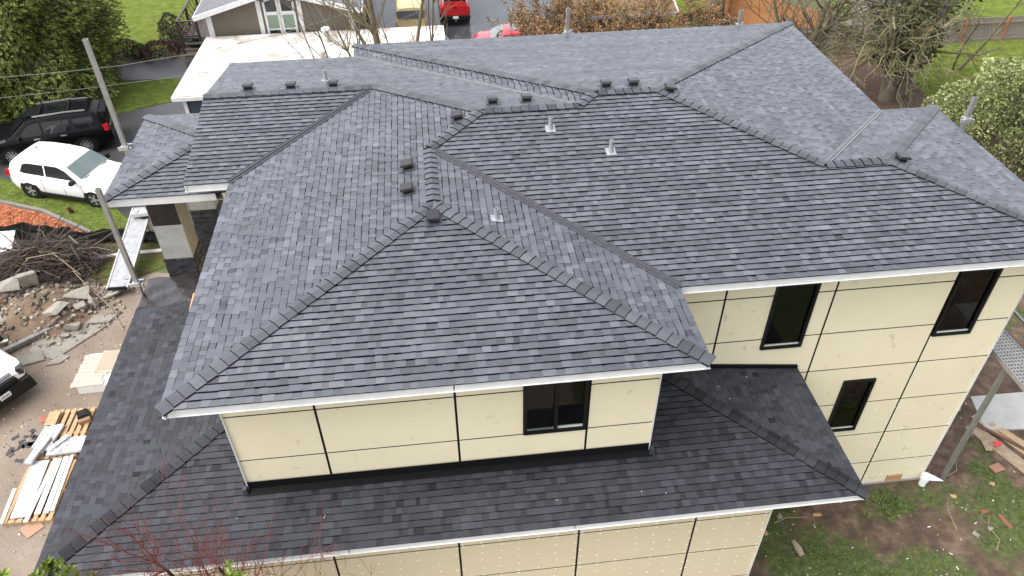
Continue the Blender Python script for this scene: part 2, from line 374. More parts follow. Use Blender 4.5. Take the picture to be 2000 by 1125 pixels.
caps(lower, HF(hx0, hy0), HF(xA_w0, hy0+xA_w0-hx0), hn(pH, 0), hn(0, pH)); caps(lower, HF(hx1, hy0), HF(hx1-tr, yB_w), hn(0, pH), hn(-pH, 0))
caps(porch, V3(gx0, gy0, zG), GA, hn(0, pG), hn(pG, 0)); caps(porch, V3(gx0, gy1, zG), GA, hn(0, -pG), hn(pG, 0)); caps(porch, GA, V3(gxe, gy0+gh, GA.z), hn(0, pG), hn(0, -pG))

# valley flashings
def valley(a, b, k1, k2, m, wd=.085, lift=.020):
    a = Vector(a); b = Vector(b); d = (b-a).normalized(); n1, n2 = nrm(k1), nrm(k2); mb = MB()
    q1 = n1.cross(d).normalized(); q2 = n2.cross(d).normalized()
    if (a+q1).z < (a-q1).z: q1 = -q1
    if (a+q2).z < (a-q2).z: q2 = -q2
    L = (b-a).length; upn = (n1+n2).normalized()
    for q, n in ((q1, n1), (q2, n2)):
        prof = [(0, .045, upn), (.012, lift, n), (wd, lift, n), (wd+.004, lift+.009, n), (wd+.014, lift+.009, n), (wd+.016, 0, n)]
        for (s0, h0, m0), (s1, h1, m1) in zip(prof, prof[1:]):
            mb.face([a+q*s0+m0*h0, a+q*s1+m1*h1, b+q*s1+m1*h1, b+q*s0+m0*h0])
    mb.build('valley_flashing', m, upper)
valley(VB, R2, 'AE', 'BF', M_DARKMETAL); valley(CV, CR, 'W', 'CF', M_DARKMETAL); valley(NVD, V1, 'N1', 'DW', M_GREYMETAL, .045); valley(VF, R6, 'EE', 'FN', M_GREYMETAL, .055)

# fascia boards and soffits
def fascia(a, b, parent, h=.19, t=.028, inset=.025, m=M_WHITE, trim=(0, 0)):
    a = Vector(a); b = Vector(b); d = (b-a).normalized(); nin = Vector((-d.y, d.x, 0))   # inward when outline is counter-clockwise
    mb = MB(); a = a+d*trim[0]; b = b-d*trim[1]
    mb.bar(a+nin*(inset+t/2)-Vector((0, 0, h/2+.012)), b+nin*(inset+t/2)-Vector((0, 0, h/2+.012)), t, h)
    return mb.build('fascia_board', m, parent)
OUT = [FL, FR, VB, SEF, NEF, VF, NE, NWD, NVD, CN, CE, CV]
for i in range(len(OUT)):
    a, b = OUT[i], OUT[(i+1) % len(OUT)]
    if a is FL:
        fascia(a, V3(4.60, 0), upper, trim=(.09, 0)); fascia(V3(4.62, 0), b, upper, trim=(0, .07), inset=.032)
    elif b is CG or (a is CN and b is CE):
        fascia(CN, CG, upper); fascia(CG, CE, upper)
    else: fascia(a, b, upper, trim=(.05, .0))
sf = MB(); sf.face([p-Vector((0, 0, .17)) for p in OUT]); sf.build('soffit', M_WHITE, upper)
for a, b in ((HF(hx0, hy0), HF(2.5, hy0)), (HF(2.52, hy0), HF(6.6, hy0)), (HF(6.62, hy0), HF(hx1, hy0)), (HE(hx1, hy0), HE(hx1, yB_w)), (HW(hx0, 6.9), HW(hx0, hy0))):
    fascia(a, b, lower, h=.17, trim=(.0, .06) if b.x == hx1 else (0, 0))
sf = MB(); zs = zH-.16
sf.face([(hx0, hy0, zs), (hx1, hy0, zs), (hx1, yB_w, zs), (10.84, yB_w, zs), (10.84, -.1, zs), (-2.3, -.1, zs), (-2.3, 7.4, zs), (hx0, 7.4, zs)]); sf.build('soffit', M_WHITE, lower)
fascia(V3(gx0, gy0, zG), V3(-.55, gy0, zG), porch, h=.2, trim=(.05, 0)); fascia(V3(gx0, gy1, zG), V3(gx0, gy0, zG), porch, h=.2)
sf = MB(); sf.face([(gx0, gy0, zG-.2), (gxe, gy0, zG-.2), (gxe, gy1, zG-.2), (gx0, gy1, zG-.2)]); sf.build('soffit', mat('soffit_grey', (.35, .34, .32)), porch)
# open end of the porch fascia, loose flashing and underlayment strip on the low roof
mb = MB(); M_UNDER = mat('wet_underlayment', (.012, .010, .010), (.045, .038, .040), scale=2.2, rough=.16, bump=.8, bscale=5)
N = 14
def uz(x, y): return zH+pH*(x-hx0)+.012+.05*max(0, noise.noise(Vector((x*2.2, y*2.6, 0))))
for i in range(N):
    for j in range(N):
        q = []
        for di, dj in ((0, 0), (1, 0), (1, 1), (0, 1)):
            x = hx0+.02+(1.95)*(i+di)/N; y = 6.36+1.15*(j+dj)/N-.12*(i+di)/N+.05*math.sin(i+di); q.append((x, y, uz(x, y)))
        mb.face(q)
mb.build('underlayment', M_UNDER, lower, smooth=60)
mb = MB(); mb.face([HW(hx0, 6.35)-Vector((0, 0, .01)), HW(xA_w0, 6.35)-Vector((0, 0, .01)), HW(xA_w0, 7.45)-Vector((0, 0, .01)), HW(hx0, 7.45)-Vector((0, 0, .01))]); mb.build('roof_sheathing', M_WOODN, lower)
mb = MB(); mb.box((-1.45, 6.15, 4.66), (.085, .62, .03), rz=.05); mb.build('batten', mat('orange_wood', (.60, .28, .11), (.72, .38, .18), scale=6), lower)
# apron flashing along the foot of the upper wall
mb = MB()
for x0, x1, y0, y1 in ((xA_w0-.06, xA_w1+.06, yA_w-.012, yA_w-.012),):
    za = HF(0, yA_w).z
    mb.face([(x0, yA_w-.012, za+.22), (x0, yA_w-.02, za+.03), (x1, yA_w-.02, za+.03), (x1, yA_w-.012, za+.22)]); mb.face([(x0, yA_w-.02, za+.03), (x0, yA_w-.16, za+.012), (x1, yA_w-.16, za+.012), (x1, yA_w-.02, za+.03)])
mb.build('apron_flashing', M_BLACK, lower)
for x in (xA_w0-.05, xA_w1+.05):
    mb = MB(); mb.box((x, yA_w-.06, HF(0, yA_w).z+.06), (.10, .16, .16), taper=.7); mb.build('kickout_flashing', M_DARKMETAL, lower)
mb = MB(); mb.bar(HE(xA_w1+.05, yB_w-.03)+Vector((0, 0, .05)), HE(hx1-.02, yB_w-.03)+Vector((0, 0, .05)), .05, .08); mb.build('step_flashing', M_BLACK, lower)

# vents
def plane_basis(n):
    n = n.normalized(); down = Vector((n.x, n.y, 0))
    down = (down-n*down.dot(n)).normalized(); side = n.cross(down); return down, side, n
def roof_vent(p, n):
    p = Vector(p); root = bpy.data.objects.new('roof_vent', None); col.objects.link(root); root.parent = house; root.location = p
    dn, sd_, n = plane_basis(n); M = Matrix((dn, sd_, n)).transposed()
    b = MB(); b.box(n*.018+dn*.02, (.36, .34, .010), M=M); b.build('flange', M_DARKMETAL, root)
    b = MB(); b.box(n*.06, (.18, .19, .10), M=M); b.build('collar', M_PLASTIC, root)
    b = MB(); b.box(n*.122+dn*.015, (.27, .26, .04), M=M, taper=.93); b.box(n*.147+dn*.015, (.245, .235, .012), M=M, taper=.95)
    b.build('hood', mat('vent_hood', (.012, .012, .013), (.03, .03, .033), scale=30, rough=.25, spec=.6), root)
for k, p in (('AF', (4.47, 3.69, 8.26)), ('W', (4.02, 5.64, 8.26)), ('W', (4.01, 4.73, 8.25)), ('W', (5.18, 7.3, 8.46)), ('N1', (0, 10.34, 8.04)), ('N1', (1.09, 10.21, 8.07)), ('N1', (2.15, 10.18, 8.07)),
             ('N1', (6.03, 7.95, 8.46)), ('N1', (6.83, 7.97, 8.456)), ('DN', (8.78, 8.26, 8.556)), ('DN', (9.45, 8.26, 8.556)), ('EE', (10.2, 7.82, 8.57)), ('FE', (14.62, 4.96, 8.04))): roof_vent(p, nrm(k))
def vent_pipe(p, n, h=.42):
    p = Vector(p); root = bpy.data.objects.new('vent_pipe', None); col.objects.link(root); root.parent = house; root.location = p
    dn, sd_, n = plane_basis(n); M = Matrix((dn, sd_, n)).transposed()
    b = MB(); b.box(n*.02, (.24, .22, .008), M=M); b.build('flange', M_GALV, root)
    b = MB(); b.lathe([(.075, .0), (.060, .06), (.043, .16), (.043, h), (.030, h), (.030, h-.15)], 14); b.build('pipe', M_GALV, root, smooth=40)
    b = MB(); b.lathe([(.0298, h-.10), (.0, h-.10)], 14); b.build('bore', M_BLACK, root)
for k, p in (('BF', (7.19, 6.64, 8.405)), ('BF', (8.38, 5.76, 8.245)), ('AE', (5.69, 3.73, 8.124)), ('N1', (1.91, 10.76, 7.972))): vent_pipe(p, nrm(k), .29 if k != 'AE' else .25)

# ---------------------------------------------------------------- walls, panels, windows
M_SPOT = mat('filler_patch', (.95, .95, .93), rough=.8)
def smudged():
    m = M_CREAM.copy(); m.name = 'cream_panel_smudged'; n = m.node_tree; b = n.nodes['Principled BSDF']; L = n.links.new
    tc = n.nodes.new('ShaderNodeTexCoord'); mp = n.nodes.new('ShaderNodeMapping'); mp.inputs['Scale'].default_value = (1, 1, .75); mp.inputs['Rotation'].default_value = (0, .5, 0); L(tc.outputs['Object'], mp.inputs[0])
    nz = n.nodes.new('ShaderNodeTexNoise'); nz.inputs['Scale'].default_value = 5.5; nz.inputs['Detail'].default_value = 3; L(mp.outputs[0], nz.inputs['Vector'])
    cr = n.nodes.new('ShaderNodeValToRGB'); e = cr.color_ramp.elements; e[0].position = .66; e[0].color = (1, 1, 1, 1); e[1].position = .78; e[1].color = (.72, .73, .72, 1); L(nz.outputs['Fac'], cr.inputs[0])
    mx = n.nodes.new('ShaderNodeMix'); mx.data_type = 'RGBA'; mx.blend_type = 'MULTIPLY'; mx.inputs[0].default_value = 1
    src = b.inputs['Base Color'].links[0].from_socket; L(src, mx.inputs[6]); L(cr.outputs[0], mx.inputs[7]); L(mx.outputs[2], b.inputs['Base Color'])
    return m
M_SMUDGE = smudged()
def rect_minus(r, holes):
    rs_ = [r]
    for h in holes:
        o = []
        for (a, b, c, d) in rs_:
            x0, x1, z0, z1 = max(a, h[0]), min(b, h[1]), max(c, h[2]), min(d, h[3])
            if x0 >= x1-1e-4 or z0 >= z1-1e-4: o.append((a, b, c, d)); continue
            if a < x0: o.append((a, x0, c, d))
            if x1 < b: o.append((x1, b, c, d))
            if c < z0: o.append((x0, x1, c, z0))
            if z1 < d: o.append((x0, x1, z1, d))
        rs_ = o
    return [q for q in rs_ if q[1]-q[0] > .02 and q[3]-q[2] > .02]
def front_wall(y, x0, x1, z0, z1, vx, hz, wins, spots=0, mt=None, seed=1, solid_holes=True):
    """a wall facing -Y: dark backing sheet with window holes, panels standing proud, windows"""
    wall = MB(); holes = [(a+.03, b-.03, c+.03, d-.03) for a, b, c, d, k in wins]
    for a, b, c, d in rect_minus((x0, x1, z0, z1), holes): wall.box(((a+b)/2, y+.09, (c+d)/2), (b-a, .14, d-c))
    root = wall.build('wall', M_BLACK, house)
    X = [x0-.012]+[v for v in vx]+[x1+.012]; Zs = [z0]+sorted(hz)+[z1]; rg = random.Random(seed)
    for i in range(len(X)-1):
        for j in range(len(Zs)-1):
            a = X[i]+(.022 if i else 0); b = X[i+1]-(.022 if i < len(X)-2 else 0); c = Zs[j]+(.016 if j else 0); d = Zs[j+1]-(.016 if j < len(Zs)-2 else 0)
            qs = rect_minus((a, b, c, d), [(w0-.012, w1+.012, w2-.012, w3+.012) for w0, w1, w2, w3, k in wins]); grp = []
            for q in qs:
                hit = [g for g in grp if any(q[0] <= h[1]+1e-4 and h[0] <= q[1]+1e-4 and q[2] <= h[3]+1e-4 and h[2] <= q[3]+1e-4 for h in g)]
                ng = [q]+[h for g in hit for h in g]; grp = [g for g in grp if g not in hit]+[ng]
            for g in grp:
                mb = MB()
                for q in g: mb.box(((q[0]+q[1])/2, y+.0155, (q[2]+q[3])/2), (q[1]-q[0], .005, q[3]-q[2]))
                mb.build('wall_panel', mt or M_CREAM, root)
    for x in (x0-.012, x1+.012):
        mb = MB(); mb.box((x, y-.004, (z0+z1)/2), (.022, .034, z1-z0)); mb.build('corner_trim', M_WHITE, root)
    if spots:
        mb = MB()
        for i in range(len(X)-1):
            for j in range(len(Zs)-1):
                a, b, c, d = X[i]+.06, X[i+1]-.06, Zs[j]+.05, Zs[j+1]-.05
                nx = max(2, round((b-a)/.4)); nz_ = max(2, round((d-c)/.3))
                for p in range(nx+1):
                    for q in range(nz_+1):
                        if rg.random() < .14 or (c+d)/2 > spots: continue
                        sx, sz = a+(b-a)*p/nx+rg.uniform(-.03, .03), c+(d-c)*q/nz_+rg.uniform(-.03, .03)
                        if any(w0-.05 < sx < w1+.05 and w2-.05 < sz < w3+.05 for w0, w1, w2, w3, k in wins): continue
                        r1, r2 = rg.uniform(.016, .030), rg.uniform(.011, .020)
                        mb.face([(sx+r1*math.cos(t*math.pi/3)*(1+.3*rg.random()), y+.0115, sz+r2*math.sin(t*math.pi/3)) for t in range(6)])
        o = mb.build('filler_patches', M_SPOT, root); o['kind'] = 'stuff'
    for a, b, c, d, k in wins: window(a, b, c, d, y, k)
    return root
def window(a, b, c, d, y, kind):
    root = bpy.data.objects.new('window', None); col.objects.link(root); root.parent = house; root.location = ((a+b)/2, y, c)
    W_, H_ = b-a, d-c; t = .055
    f = MB()
    for x in (-W_/2+t/2, W_/2-t/2): f.box((x, .025, H_/2), (t, .11, H_))
    for z in (t/2, H_-t/2): f.box((0, .025, z), (W_-2*t, .11, t))
    if kind == 2: f.box((.01, .02, H_/2), (.07, .09, H_-2*t))
    f.build('frame', M_FRAME, root)
    g = MB(); g.box((0, .045, t+.02), (W_-2*t, .05, .03)); g.build('inner_sill', mat('pale_sill', (.55, .56, .52), rough=.4), root)
    if kind == 2:
        for s in (-1, 1):
            p = MB(); p.box((s*W_/4, .035+.012*s, H_/2), (W_/2-t-.02, .006, H_-2*t)); p.build('pane', M_GLASS, root)
    else:
        p = MB(); p.box((0, .035, H_/2), (W_-2*t, .006, H_-2*t)); p.build('pane', M_GLASS, root)
# upper wall of the front block
front_wall(yA_w, xA_w0, xA_w1, 4.56, 7.38, [2.185, 4.61, 7.03], [6.575, 5.375], [(5.83, 7.0, 5.385, 6.79, 2)], mt=M_SMUDGE, seed=2)
# tall wall of the right block
wb = front_wall(yB_w, xA_w1+.01, xE_w, -.40, 7.38, [10.17, 12.5, 15.09], [6.55, 5.33, 4.17, 2.93, 1.71, .51], [(11.20, 12.11, 5.04, 6.84, 1), (15.115, 16.0, 4.985, 6.83, 1), (13.47, 14.23, 1.95, 3.75, 1)], spots=2.4, mt=M_SMUDGE, seed=3)
# lower front wall
front_wall(-.10, -2.3, 10.84, -.2, 4.22, [-.42, 2.02, 4.46, 6.87, 9.28], [2.98, 1.78, .57], [], spots=4, seed=4, mt=mat('cream_panel_shaded', (.60, .515, .345), (.66, .57, .39), scale=.9, rough=.6, detail=6, contrast=.7))  # darker copy of the cream panel: the lower wall's shade is in its colour
def plain_wall(p, q, z0, z1, m=M_CREAM, t=.14, name='wall'):
    mb = MB(); p = Vector((*p, (z0+z1)/2)); q = Vector((*q, (z0+z1)/2)); mb.bar(p, q, t, z1-z0); return mb.build(name, m, house)
plain_wall((10.77, -.02), (10.77, yB_w), -.45, 4.2); plain_wall((-2.23, -.02), (-2.23, 7.4), -.1, 4.2); plain_wall((-2.3, 7.33), (.6, 7.33), -.1, 4.2)
plain_wall((xA_w0+.08, yA_w+.16), (xA_w0+.08, 7.3), 4.3, 7.38); plain_wall((xA_w1-.08, yA_w+.16), (xA_w1-.08, yB_w), 4.3, 7.38)
plain_wall((-.4, 7.33), (xA_w0, 7.33), 0, 7.38); plain_wall((-.4, 7.4), (-.4, 12.5), 0, 7.38); plain_wall((-.5, 12.57), (3.1, 12.57), 0, 7.38); plain_wall((3.1, 13.4), (15.3, 13.4), 0, 7.38)
plain_wall((3.15, 12.6), (3.15, 13.4), 0, 7.38); plain_wall((15.25, 7.5), (15.25, 13.4), -.4, 7.38); plain_wall((15.3, 7.45), (xE_w, 7.45), -.4, 7.38)
# east wall with a window opening looking on to the scaffold plank
ew = MB()
for a, b, c, d in rect_minus((yB_w+.16, 7.38, -.4, 7.38), [(3.1, 5.6, 3.9, 6.8)]): ew.box((xE_w-.07, (a+b)/2, (c+d)/2), (.14, b-a, d-c))
ew.build('wall', M_CREAM, house)
root = bpy.data.objects.new('window', None); col.objects.link(root); root.parent = house; root.location = (xE_w-.03, 4.35, 3.9)
f = MB()
for y in (-1.22, 1.22): f.box((0, y, 1.45), (.1, .06, 2.9))
f.box((0, .1, 1.45), (.06, .05, 2.78))
for z in (.03, 2.87): f.box((0, 0, z), (.1, 2.38, .06))
f.build('frame', M_FRAME, root); p = MB(); p.box((0, 0, 1.45), (.006, 2.38, 2.78)); p.build('pane', M_GLASS, root)
# inside: floors and partition so that the windows look into dark rooms
mb = MB(); mb.box((12.6, 5.0, 3.55), (8.2, 4.7, .25)); mb.box((12.6, 5.0, .0), (8.2, 4.7, .2)); mb.box((4.5, 4.6, 4.35), (7.4, 7.6, .2)); mb.build('floor_deck', M_INT, house)
mb = MB(); mb.box((12.5, 7.2, 3.4), (8.2, .1, 7.6)); mb.box((12.8, 5.2, 5.5), (.1, 3.9, 3.6)); mb.box((4.5, 3.6, 5.9), (7.3, .1, 2.9)); mb.build('partition', M_INT, house)
# foundation and crawl vent
mb = MB(); mb.box((12.5, yB_w+.10, -.52), (8.6, .2, .24)); mb.box((16.66, 5, -.52), (.2, 4.7, .24)); mb.build('foundation', M_CONC, house)
root = bpy.data.objects.new('crawl_vent', None); col.objects.link(root); root.parent = house; root.location = (15.97, yB_w-.01, -.27)
mb = MB(); mb.box((0, 0, .115), (.40, .05, .02)); mb.box((-.19, 0, 0), (.02, .05, .21)); mb.box((.19, 0, 0), (.02, .05, .21)); mb.box((0, 0, -.1), (.36, .05, .02)); mb.build('frame', M_WOODN, root)
mb = MB()
for k in range(4): mb.box((0, -.005, -.07+k*.045), (.36, .02, .03))
mb.build('slats', mat('vent_wood', (.45, .25, .13)), root)
# porch columns: stone veneer base, cement board above, paper wrapped top
M_STONE = mat('charcoal_ledgestone', (.012, .013, .016), (.04, .042, .047), scale=9, rough=.6, bump=.5, bscale=40, attr='shade')
M_CBOARD = mat('cement_board', (.27, .27, .255), (.38, .38, .365), scale=4, rough=.75, detail=8)
M_PAPER = mat('brown_building_paper', (.012, .010, .009), (.028, .022, .019), scale=3, rough=.35, bump=.3, bscale=6)
M_TAUPE = mat('taupe_board', (.24, .22, .18), (.30, .27, .23), scale=3, rough=.7)
def column(cx, cy, zs, zp):
    root = bpy.data.objects.new('porch_column', None); col.objects.link(root); root.parent = house; root.location = (cx, cy, 0); w2 = .36
    mb = MB(); mb.box((0, 0, 3.4), (.66, .66, 6.8)); mb.build('core', M_CONC, root)
    mb = MB(); rg = random.Random(int(cx*100+cy*10)); z = 0
    while z < zs-.02:
        h = min(rg.choice((.05, .065, .08)), zs-z)
        for fx, fy in ((0, -1), (1, 0), (-1, 0), (0, 1)):
            s = -w2
            while s < w2-.01:
                L = min(rg.uniform(.14, .34), w2-s); o = rg.uniform(.0, .03); c = s+L/2; a = rg.uniform(.5, 1.5)
                if fx == 0: mb.box((c, fy*(.345+o/2), z+h/2), (L-.006, .03+o, h-.006), a=a)
                else: mb.box((fx*(.345+o/2), c, z+h/2), (.03+o, L-.006, h-.006), a=a)
                s += L
        z += h
    o = mb.build('stone_cladding', M_STONE, root, attr=True); o['kind'] = 'stuff'
    mb = MB(); mb.box((0, -.338, (zs+zp)/2), (.70, .012, zp-zs)); mb.build('cement_board', M_CBOARD, root)
    mb = MB(); mb.box((.338, 0, (zs+6.8)/2), (.012, .69, 6.8-zs)); mb.box((-.338, 0, (zs+6.8)/2), (.012, .69, 6.8-zs)); mb.build('side_board', M_TAUPE, root)
    if zp < 6.75:
        mb = MB(); mb.box((0, -.337, (zp+6.8)/2), (.69, .01, 6.8-zp)); mb.build('building_paper', M_PAPER, root)
column(-1.97, 7.86, 4.98, 5.98); column(-1.97, 10.55, 4.62, 6.8)
mb = MB(); mb.box((-1.2, 9.3, .12), (2.4, 4.2, .24)); mb.build('porch_slab', M_CONC, house)

# ================================================================ GROUND
M_GRASSG = mat('lawn_grass', (.050, .082, .012), (.15, .18, .033), scale=2.2, rough=.95, spec=.1, bump=.9, bscale=30, detail=12, contrast=.42)
M_ROUGH = mat('rough_ground', (.075, .055, .035), (.07, .10, .025), scale=.5, rough=.95, bump=.5, bscale=12, detail=8, contrast=.35)
def dirt_mat():
    m = mat('bare_dirt', (.135, .102, .075), (.25, .20, .155), scale=.55, rough=.9, bump=.55, bscale=9, detail=10, contrast=.55)
    n = m.node_tree; b = n.nodes['Principled BSDF']; L = n.links.new
    tc = n.nodes.new('ShaderNodeTexCoord'); nz = n.nodes.new('ShaderNodeTexNoise'); nz.inputs['Scale'].default_value = 55; nz.inputs['Detail'].default_value = 3; L(tc.outputs['Object'], nz.inputs['Vector'])
    cr = n.nodes.new('ShaderNodeValToRGB'); e = cr.color_ramp.elements; e[0].position = .33; e[0].color = (.55, .52, .5, 1); e[1].position = .7; e[1].color = (1.25, 1.25, 1.25, 1); L(nz.outputs['Fac'], cr.inputs[0])
    mx = n.nodes.new('ShaderNodeMix'); mx.data_type = 'RGBA'; mx.blend_type = 'MULTIPLY'; mx.inputs[0].default_value = .8
    L(b.inputs['Base Color'].links[0].from_socket, mx.inputs[6]); L(cr.outputs[0], mx.inputs[7]); L(mx.outputs[2], b.inputs['Base Color'])
    n3 = n.nodes.new('ShaderNodeTexNoise'); n3.inputs['Scale'].default_value = .8; L(tc.outputs['Object'], n3.inputs['Vector'])   # damp patches are glossier
    mr = n.nodes.new('ShaderNodeMapRange'); mr.inputs[1].default_value = .4; mr.inputs[2].default_value = .65; mr.inputs[3].default_value = .55; mr.inputs[4].default_value = .95; L(n3.outputs['Fac'], mr.inputs[0]); L(mr.outputs[0], b.inputs['Roughness'])
    return m
M_DIRT = dirt_mat()
M_LAWN2 = mat('thin_lawn', (.11, .075, .045), (.075, .11, .022), scale=1.6, rough=.95, spec=.1, bump=.7, bscale=25, detail=12, contrast=.3)
M_ASPH = mat('wet_asphalt', (.030, .030, .033), (.060, .058, .056), scale=.7, rough=.38, bump=.25, bscale=60, detail=9, contrast=.5)
M_ASPHW = mat('soaked_asphalt', (.028, .030, .034), (.060, .064, .07), scale=.5, rough=.16, bump=.12, bscale=12, detail=6)
M_MULCH = mat('red_mulch', (.20, .055, .022), (.42, .14, .06), scale=14, rough=.9, bump=.8, bscale=40)
M_LITTER = mat('leaf_litter', (.045, .028, .018), (.105, .066, .042), scale=7, rough=.9, bump=.9, bscale=20, detail=9)
def rough_edge(poly, seed, amp=.12, step=.5, close=True):
    rg = random.Random(seed); o = []
    for i in range(len(poly)):
        a = Vector(poly[i]); b = Vector(poly[(i+1) % len(poly)]); n = max(1, int((b-a).length/step))
        if n > 120: n = 120
        d = (b-a); q = Vector((-d.y, d.x)).normalized()
        for k in range(n):
            t = k/n; o.append(tuple(a+d*t+q*(rg.uniform(-amp, amp) if k else 0)))
    return o
def sheet(name, poly, z, m, seed=0, amp=.12, step=.5):
    from mathutils.geometry import tessellate_polygon
    p = rough_edge(poly, seed, amp, step) if amp else poly
    me = bpy.data.meshes.new(name)
    tri = tessellate_polygon([[Vector((x, y, 0)) for x, y in p]])
    me.from_pydata([(x, y, gz(x, y)+z) for x, y in p], [], [tuple(t) for t in tri]); me.materials.append(m)
    bm = bmesh.new(); bm.from_mesh(me)
    if max(x for x, y in p) > 9:
        for it in range(5):
            lg = [e for e in bm.edges if e.calc_length() > 1.6 and min(v.co.y for v in e.verts) < 30]
            if not lg: break
            bmesh.ops.subdivide_edges(bm, edges=lg, cuts=1); bmesh.ops.triangulate(bm, faces=bm.faces)
        for v in bm.verts: v.co.z = gz(v.co.x, v.co.y)+z
    bmesh.ops.recalc_face_normals(bm, faces=bm.faces)
    if sum(f.normal.z for f in bm.faces) < 0: bmesh.ops.reverse_faces(bm, faces=bm.faces)
    bm.to_mesh(me); bm.free()
    o = bpy.data.objects.new(name, me); col.objects.link(o); o['kind'] = 'structure'; return o
# base sheet to the horizon
xs = [-900, -200, -60]+[i for i in range(-30, 8, 4)]+[8+.5*i for i in range(14)]+[16, 18, 20, 22, 24, 26, 28, 30, 34, 40, 50, 80, 200, 900]
ys = [-900, -200, -50, -20]+[i for i in range(-12, 10, 3)]+[i for i in range(10, 26)]+[28, 31, 35, 40, 48]+[60, 90, 200, 900]
g = MB(); g.v = [(x, y, gz(x, y)-(.08 if 8.4 < x < 25.6 and -8.6 < y < 13.6 else .01)) for y in ys for x in xs]; nx = len(xs)
for j in range(len(ys)-1):
    for i in range(nx-1): g.f.append((j*nx+i, j*nx+i+1, (j+1)*nx+i+1, (j+1)*nx+i)); g.a.append(1); g.mi.append(0)
tag(g.build('ground', M_ROUGH), kind='structure')
# back garden beside the tall wall: bare soil with patchy grass
def yard_mask(x, y):
    v = .47+.75*fbm(x+7.3, y-2.1, .33, 5)
    v += .45*math.exp(-(((x-15.6)/1.1)**2+((y-1.9)/.55)**2))             # tuft by the foundation
    v += .30*sstep(1.4, -.6, y)*sstep(19, 14, x)
    v -= .55*math.exp(-(((x-17.3)/1.0)**2+((y-2.9)/2.0)**2))             # trampled soil round the corner
    v -= .35*math.exp(-(((x-12.6)/1.6)**2+((y-1.75)/.5)**2))
    v -= .45*math.exp(-(((x-11.5)/.5)**2+((y-.5)/1.6)**2))
    v -= .30*sstep(3.6, 5.5, y)*sstep(17, 18, x)
    return v
GX0, GX1, GY0, GY1, GS = 8.0, 26.0, -9.0, 14.0, .16
nx, ny = int((GX1-GX0)/GS)+1, int((GY1-GY0)/GS)+1
me = bpy.data.meshes.new('soil'); vv = []; ms = []
for j in range(ny):
    for i in range(nx):
        x, y = GX0+i*GS, GY0+j*GS; m_ = yard_mask(x, y); ms.append(m_); vv.append((x, y, gz(x, y)+.006+.035*fbm(x, y, 1.3, 4)*sstep(10.9, 11.6, x)))
me.from_pydata(vv, [], [(j*nx+i, j*nx+i+1, (j+1)*nx+i+1, (j+1)*nx+i) for j in range(ny-1) for i in range(nx-1)])
at = me.attributes.new('mask', 'FLOAT', 'POINT'); at.data.foreach_set('value', np.array(ms, dtype=np.float32)); me.polygons.foreach_set('use_smooth', [True]*len(me.polygons))
def yard_mat():
    m = bpy.data.materials.new('patchy_yard'); m.use_nodes = True; n = m.node_tree; b = n.nodes['Principled BSDF']; L = n.links.new; b.inputs['Roughness'].default_value = .85
    at = n.nodes.new('ShaderNodeAttribute'); at.attribute_name = 'mask'; tc = n.nodes.new('ShaderNodeTexCoord')
    def nse(s, d=6):
        z = n.nodes.new('ShaderNodeTexNoise'); z.inputs['Scale'].default_value = s; z.inputs['Detail'].default_value = d; L(tc.outputs['Object'], z.inputs['Vector']); return z
    def ramp(src, c):
        r = n.nodes.new('ShaderNodeValToRGB'); e = r.color_ramp.elements; e[0].position = c[0][0]; e[0].color = (*c[0][1], 1); e[1].position = c[-1][0]; e[1].color = (*c[-1][1], 1)
        for p, cc in c[1:-1]: k = e.new(p); k.color = (*cc, 1)
        L(src, r.inputs[0]); return r
    soil = ramp(nse(3.2, 9).outputs['Fac'], [(.3, (.040, .024, .015)), (.52, (.085, .053, .034)), (.72, (.15, .105, .07))])
    gr = ramp(nse(6, 8).outputs['Fac'], [(.3, (.022, .040, .007)), (.55, (.062, .080, .018)), (.75, (.12, .115, .04))])
    ad = n.nodes.new('ShaderNodeMath'); ad.operation = 'MULTIPLY_ADD'; L(nse(9, 6).outputs['Fac'], ad.inputs[0]); ad.inputs[1].default_value = .9; ad.inputs[2].default_value = -.45
    s = n.nodes.new('ShaderNodeMath'); s.operation = 'ADD'; L(ad.outputs[0], s.inputs[0]); L(at.outputs['Fac'], s.inputs[1])
    mr = n.nodes.new('ShaderNodeMapRange'); mr.inputs[1].default_value = .42; mr.inputs[2].default_value = .62; L(s.outputs[0], mr.inputs[0])
    mx = n.nodes.new('ShaderNodeMix'); mx.data_type = 'RGBA'; L(mr.outputs[0], mx.inputs[0]); L(soil.outputs[0], mx.inputs[6]); L(gr.outputs[0], mx.inputs[7]); L(mx.outputs[2], b.inputs['Base Color'])
    bp = n.nodes.new('ShaderNodeBump'); bp.inputs['Strength'].default_value = .7; bp.inputs['Distance'].default_value = .04; L(nse(14, 8).outputs['Fac'], bp.inputs['Height']); L(bp.outputs[0], b.inputs['Normal'])
    return m
me.materials.append(yard_mat()); o = bpy.data.objects.new('back_garden_soil', me); col.objects.link(o); o['kind'] = 'structure'

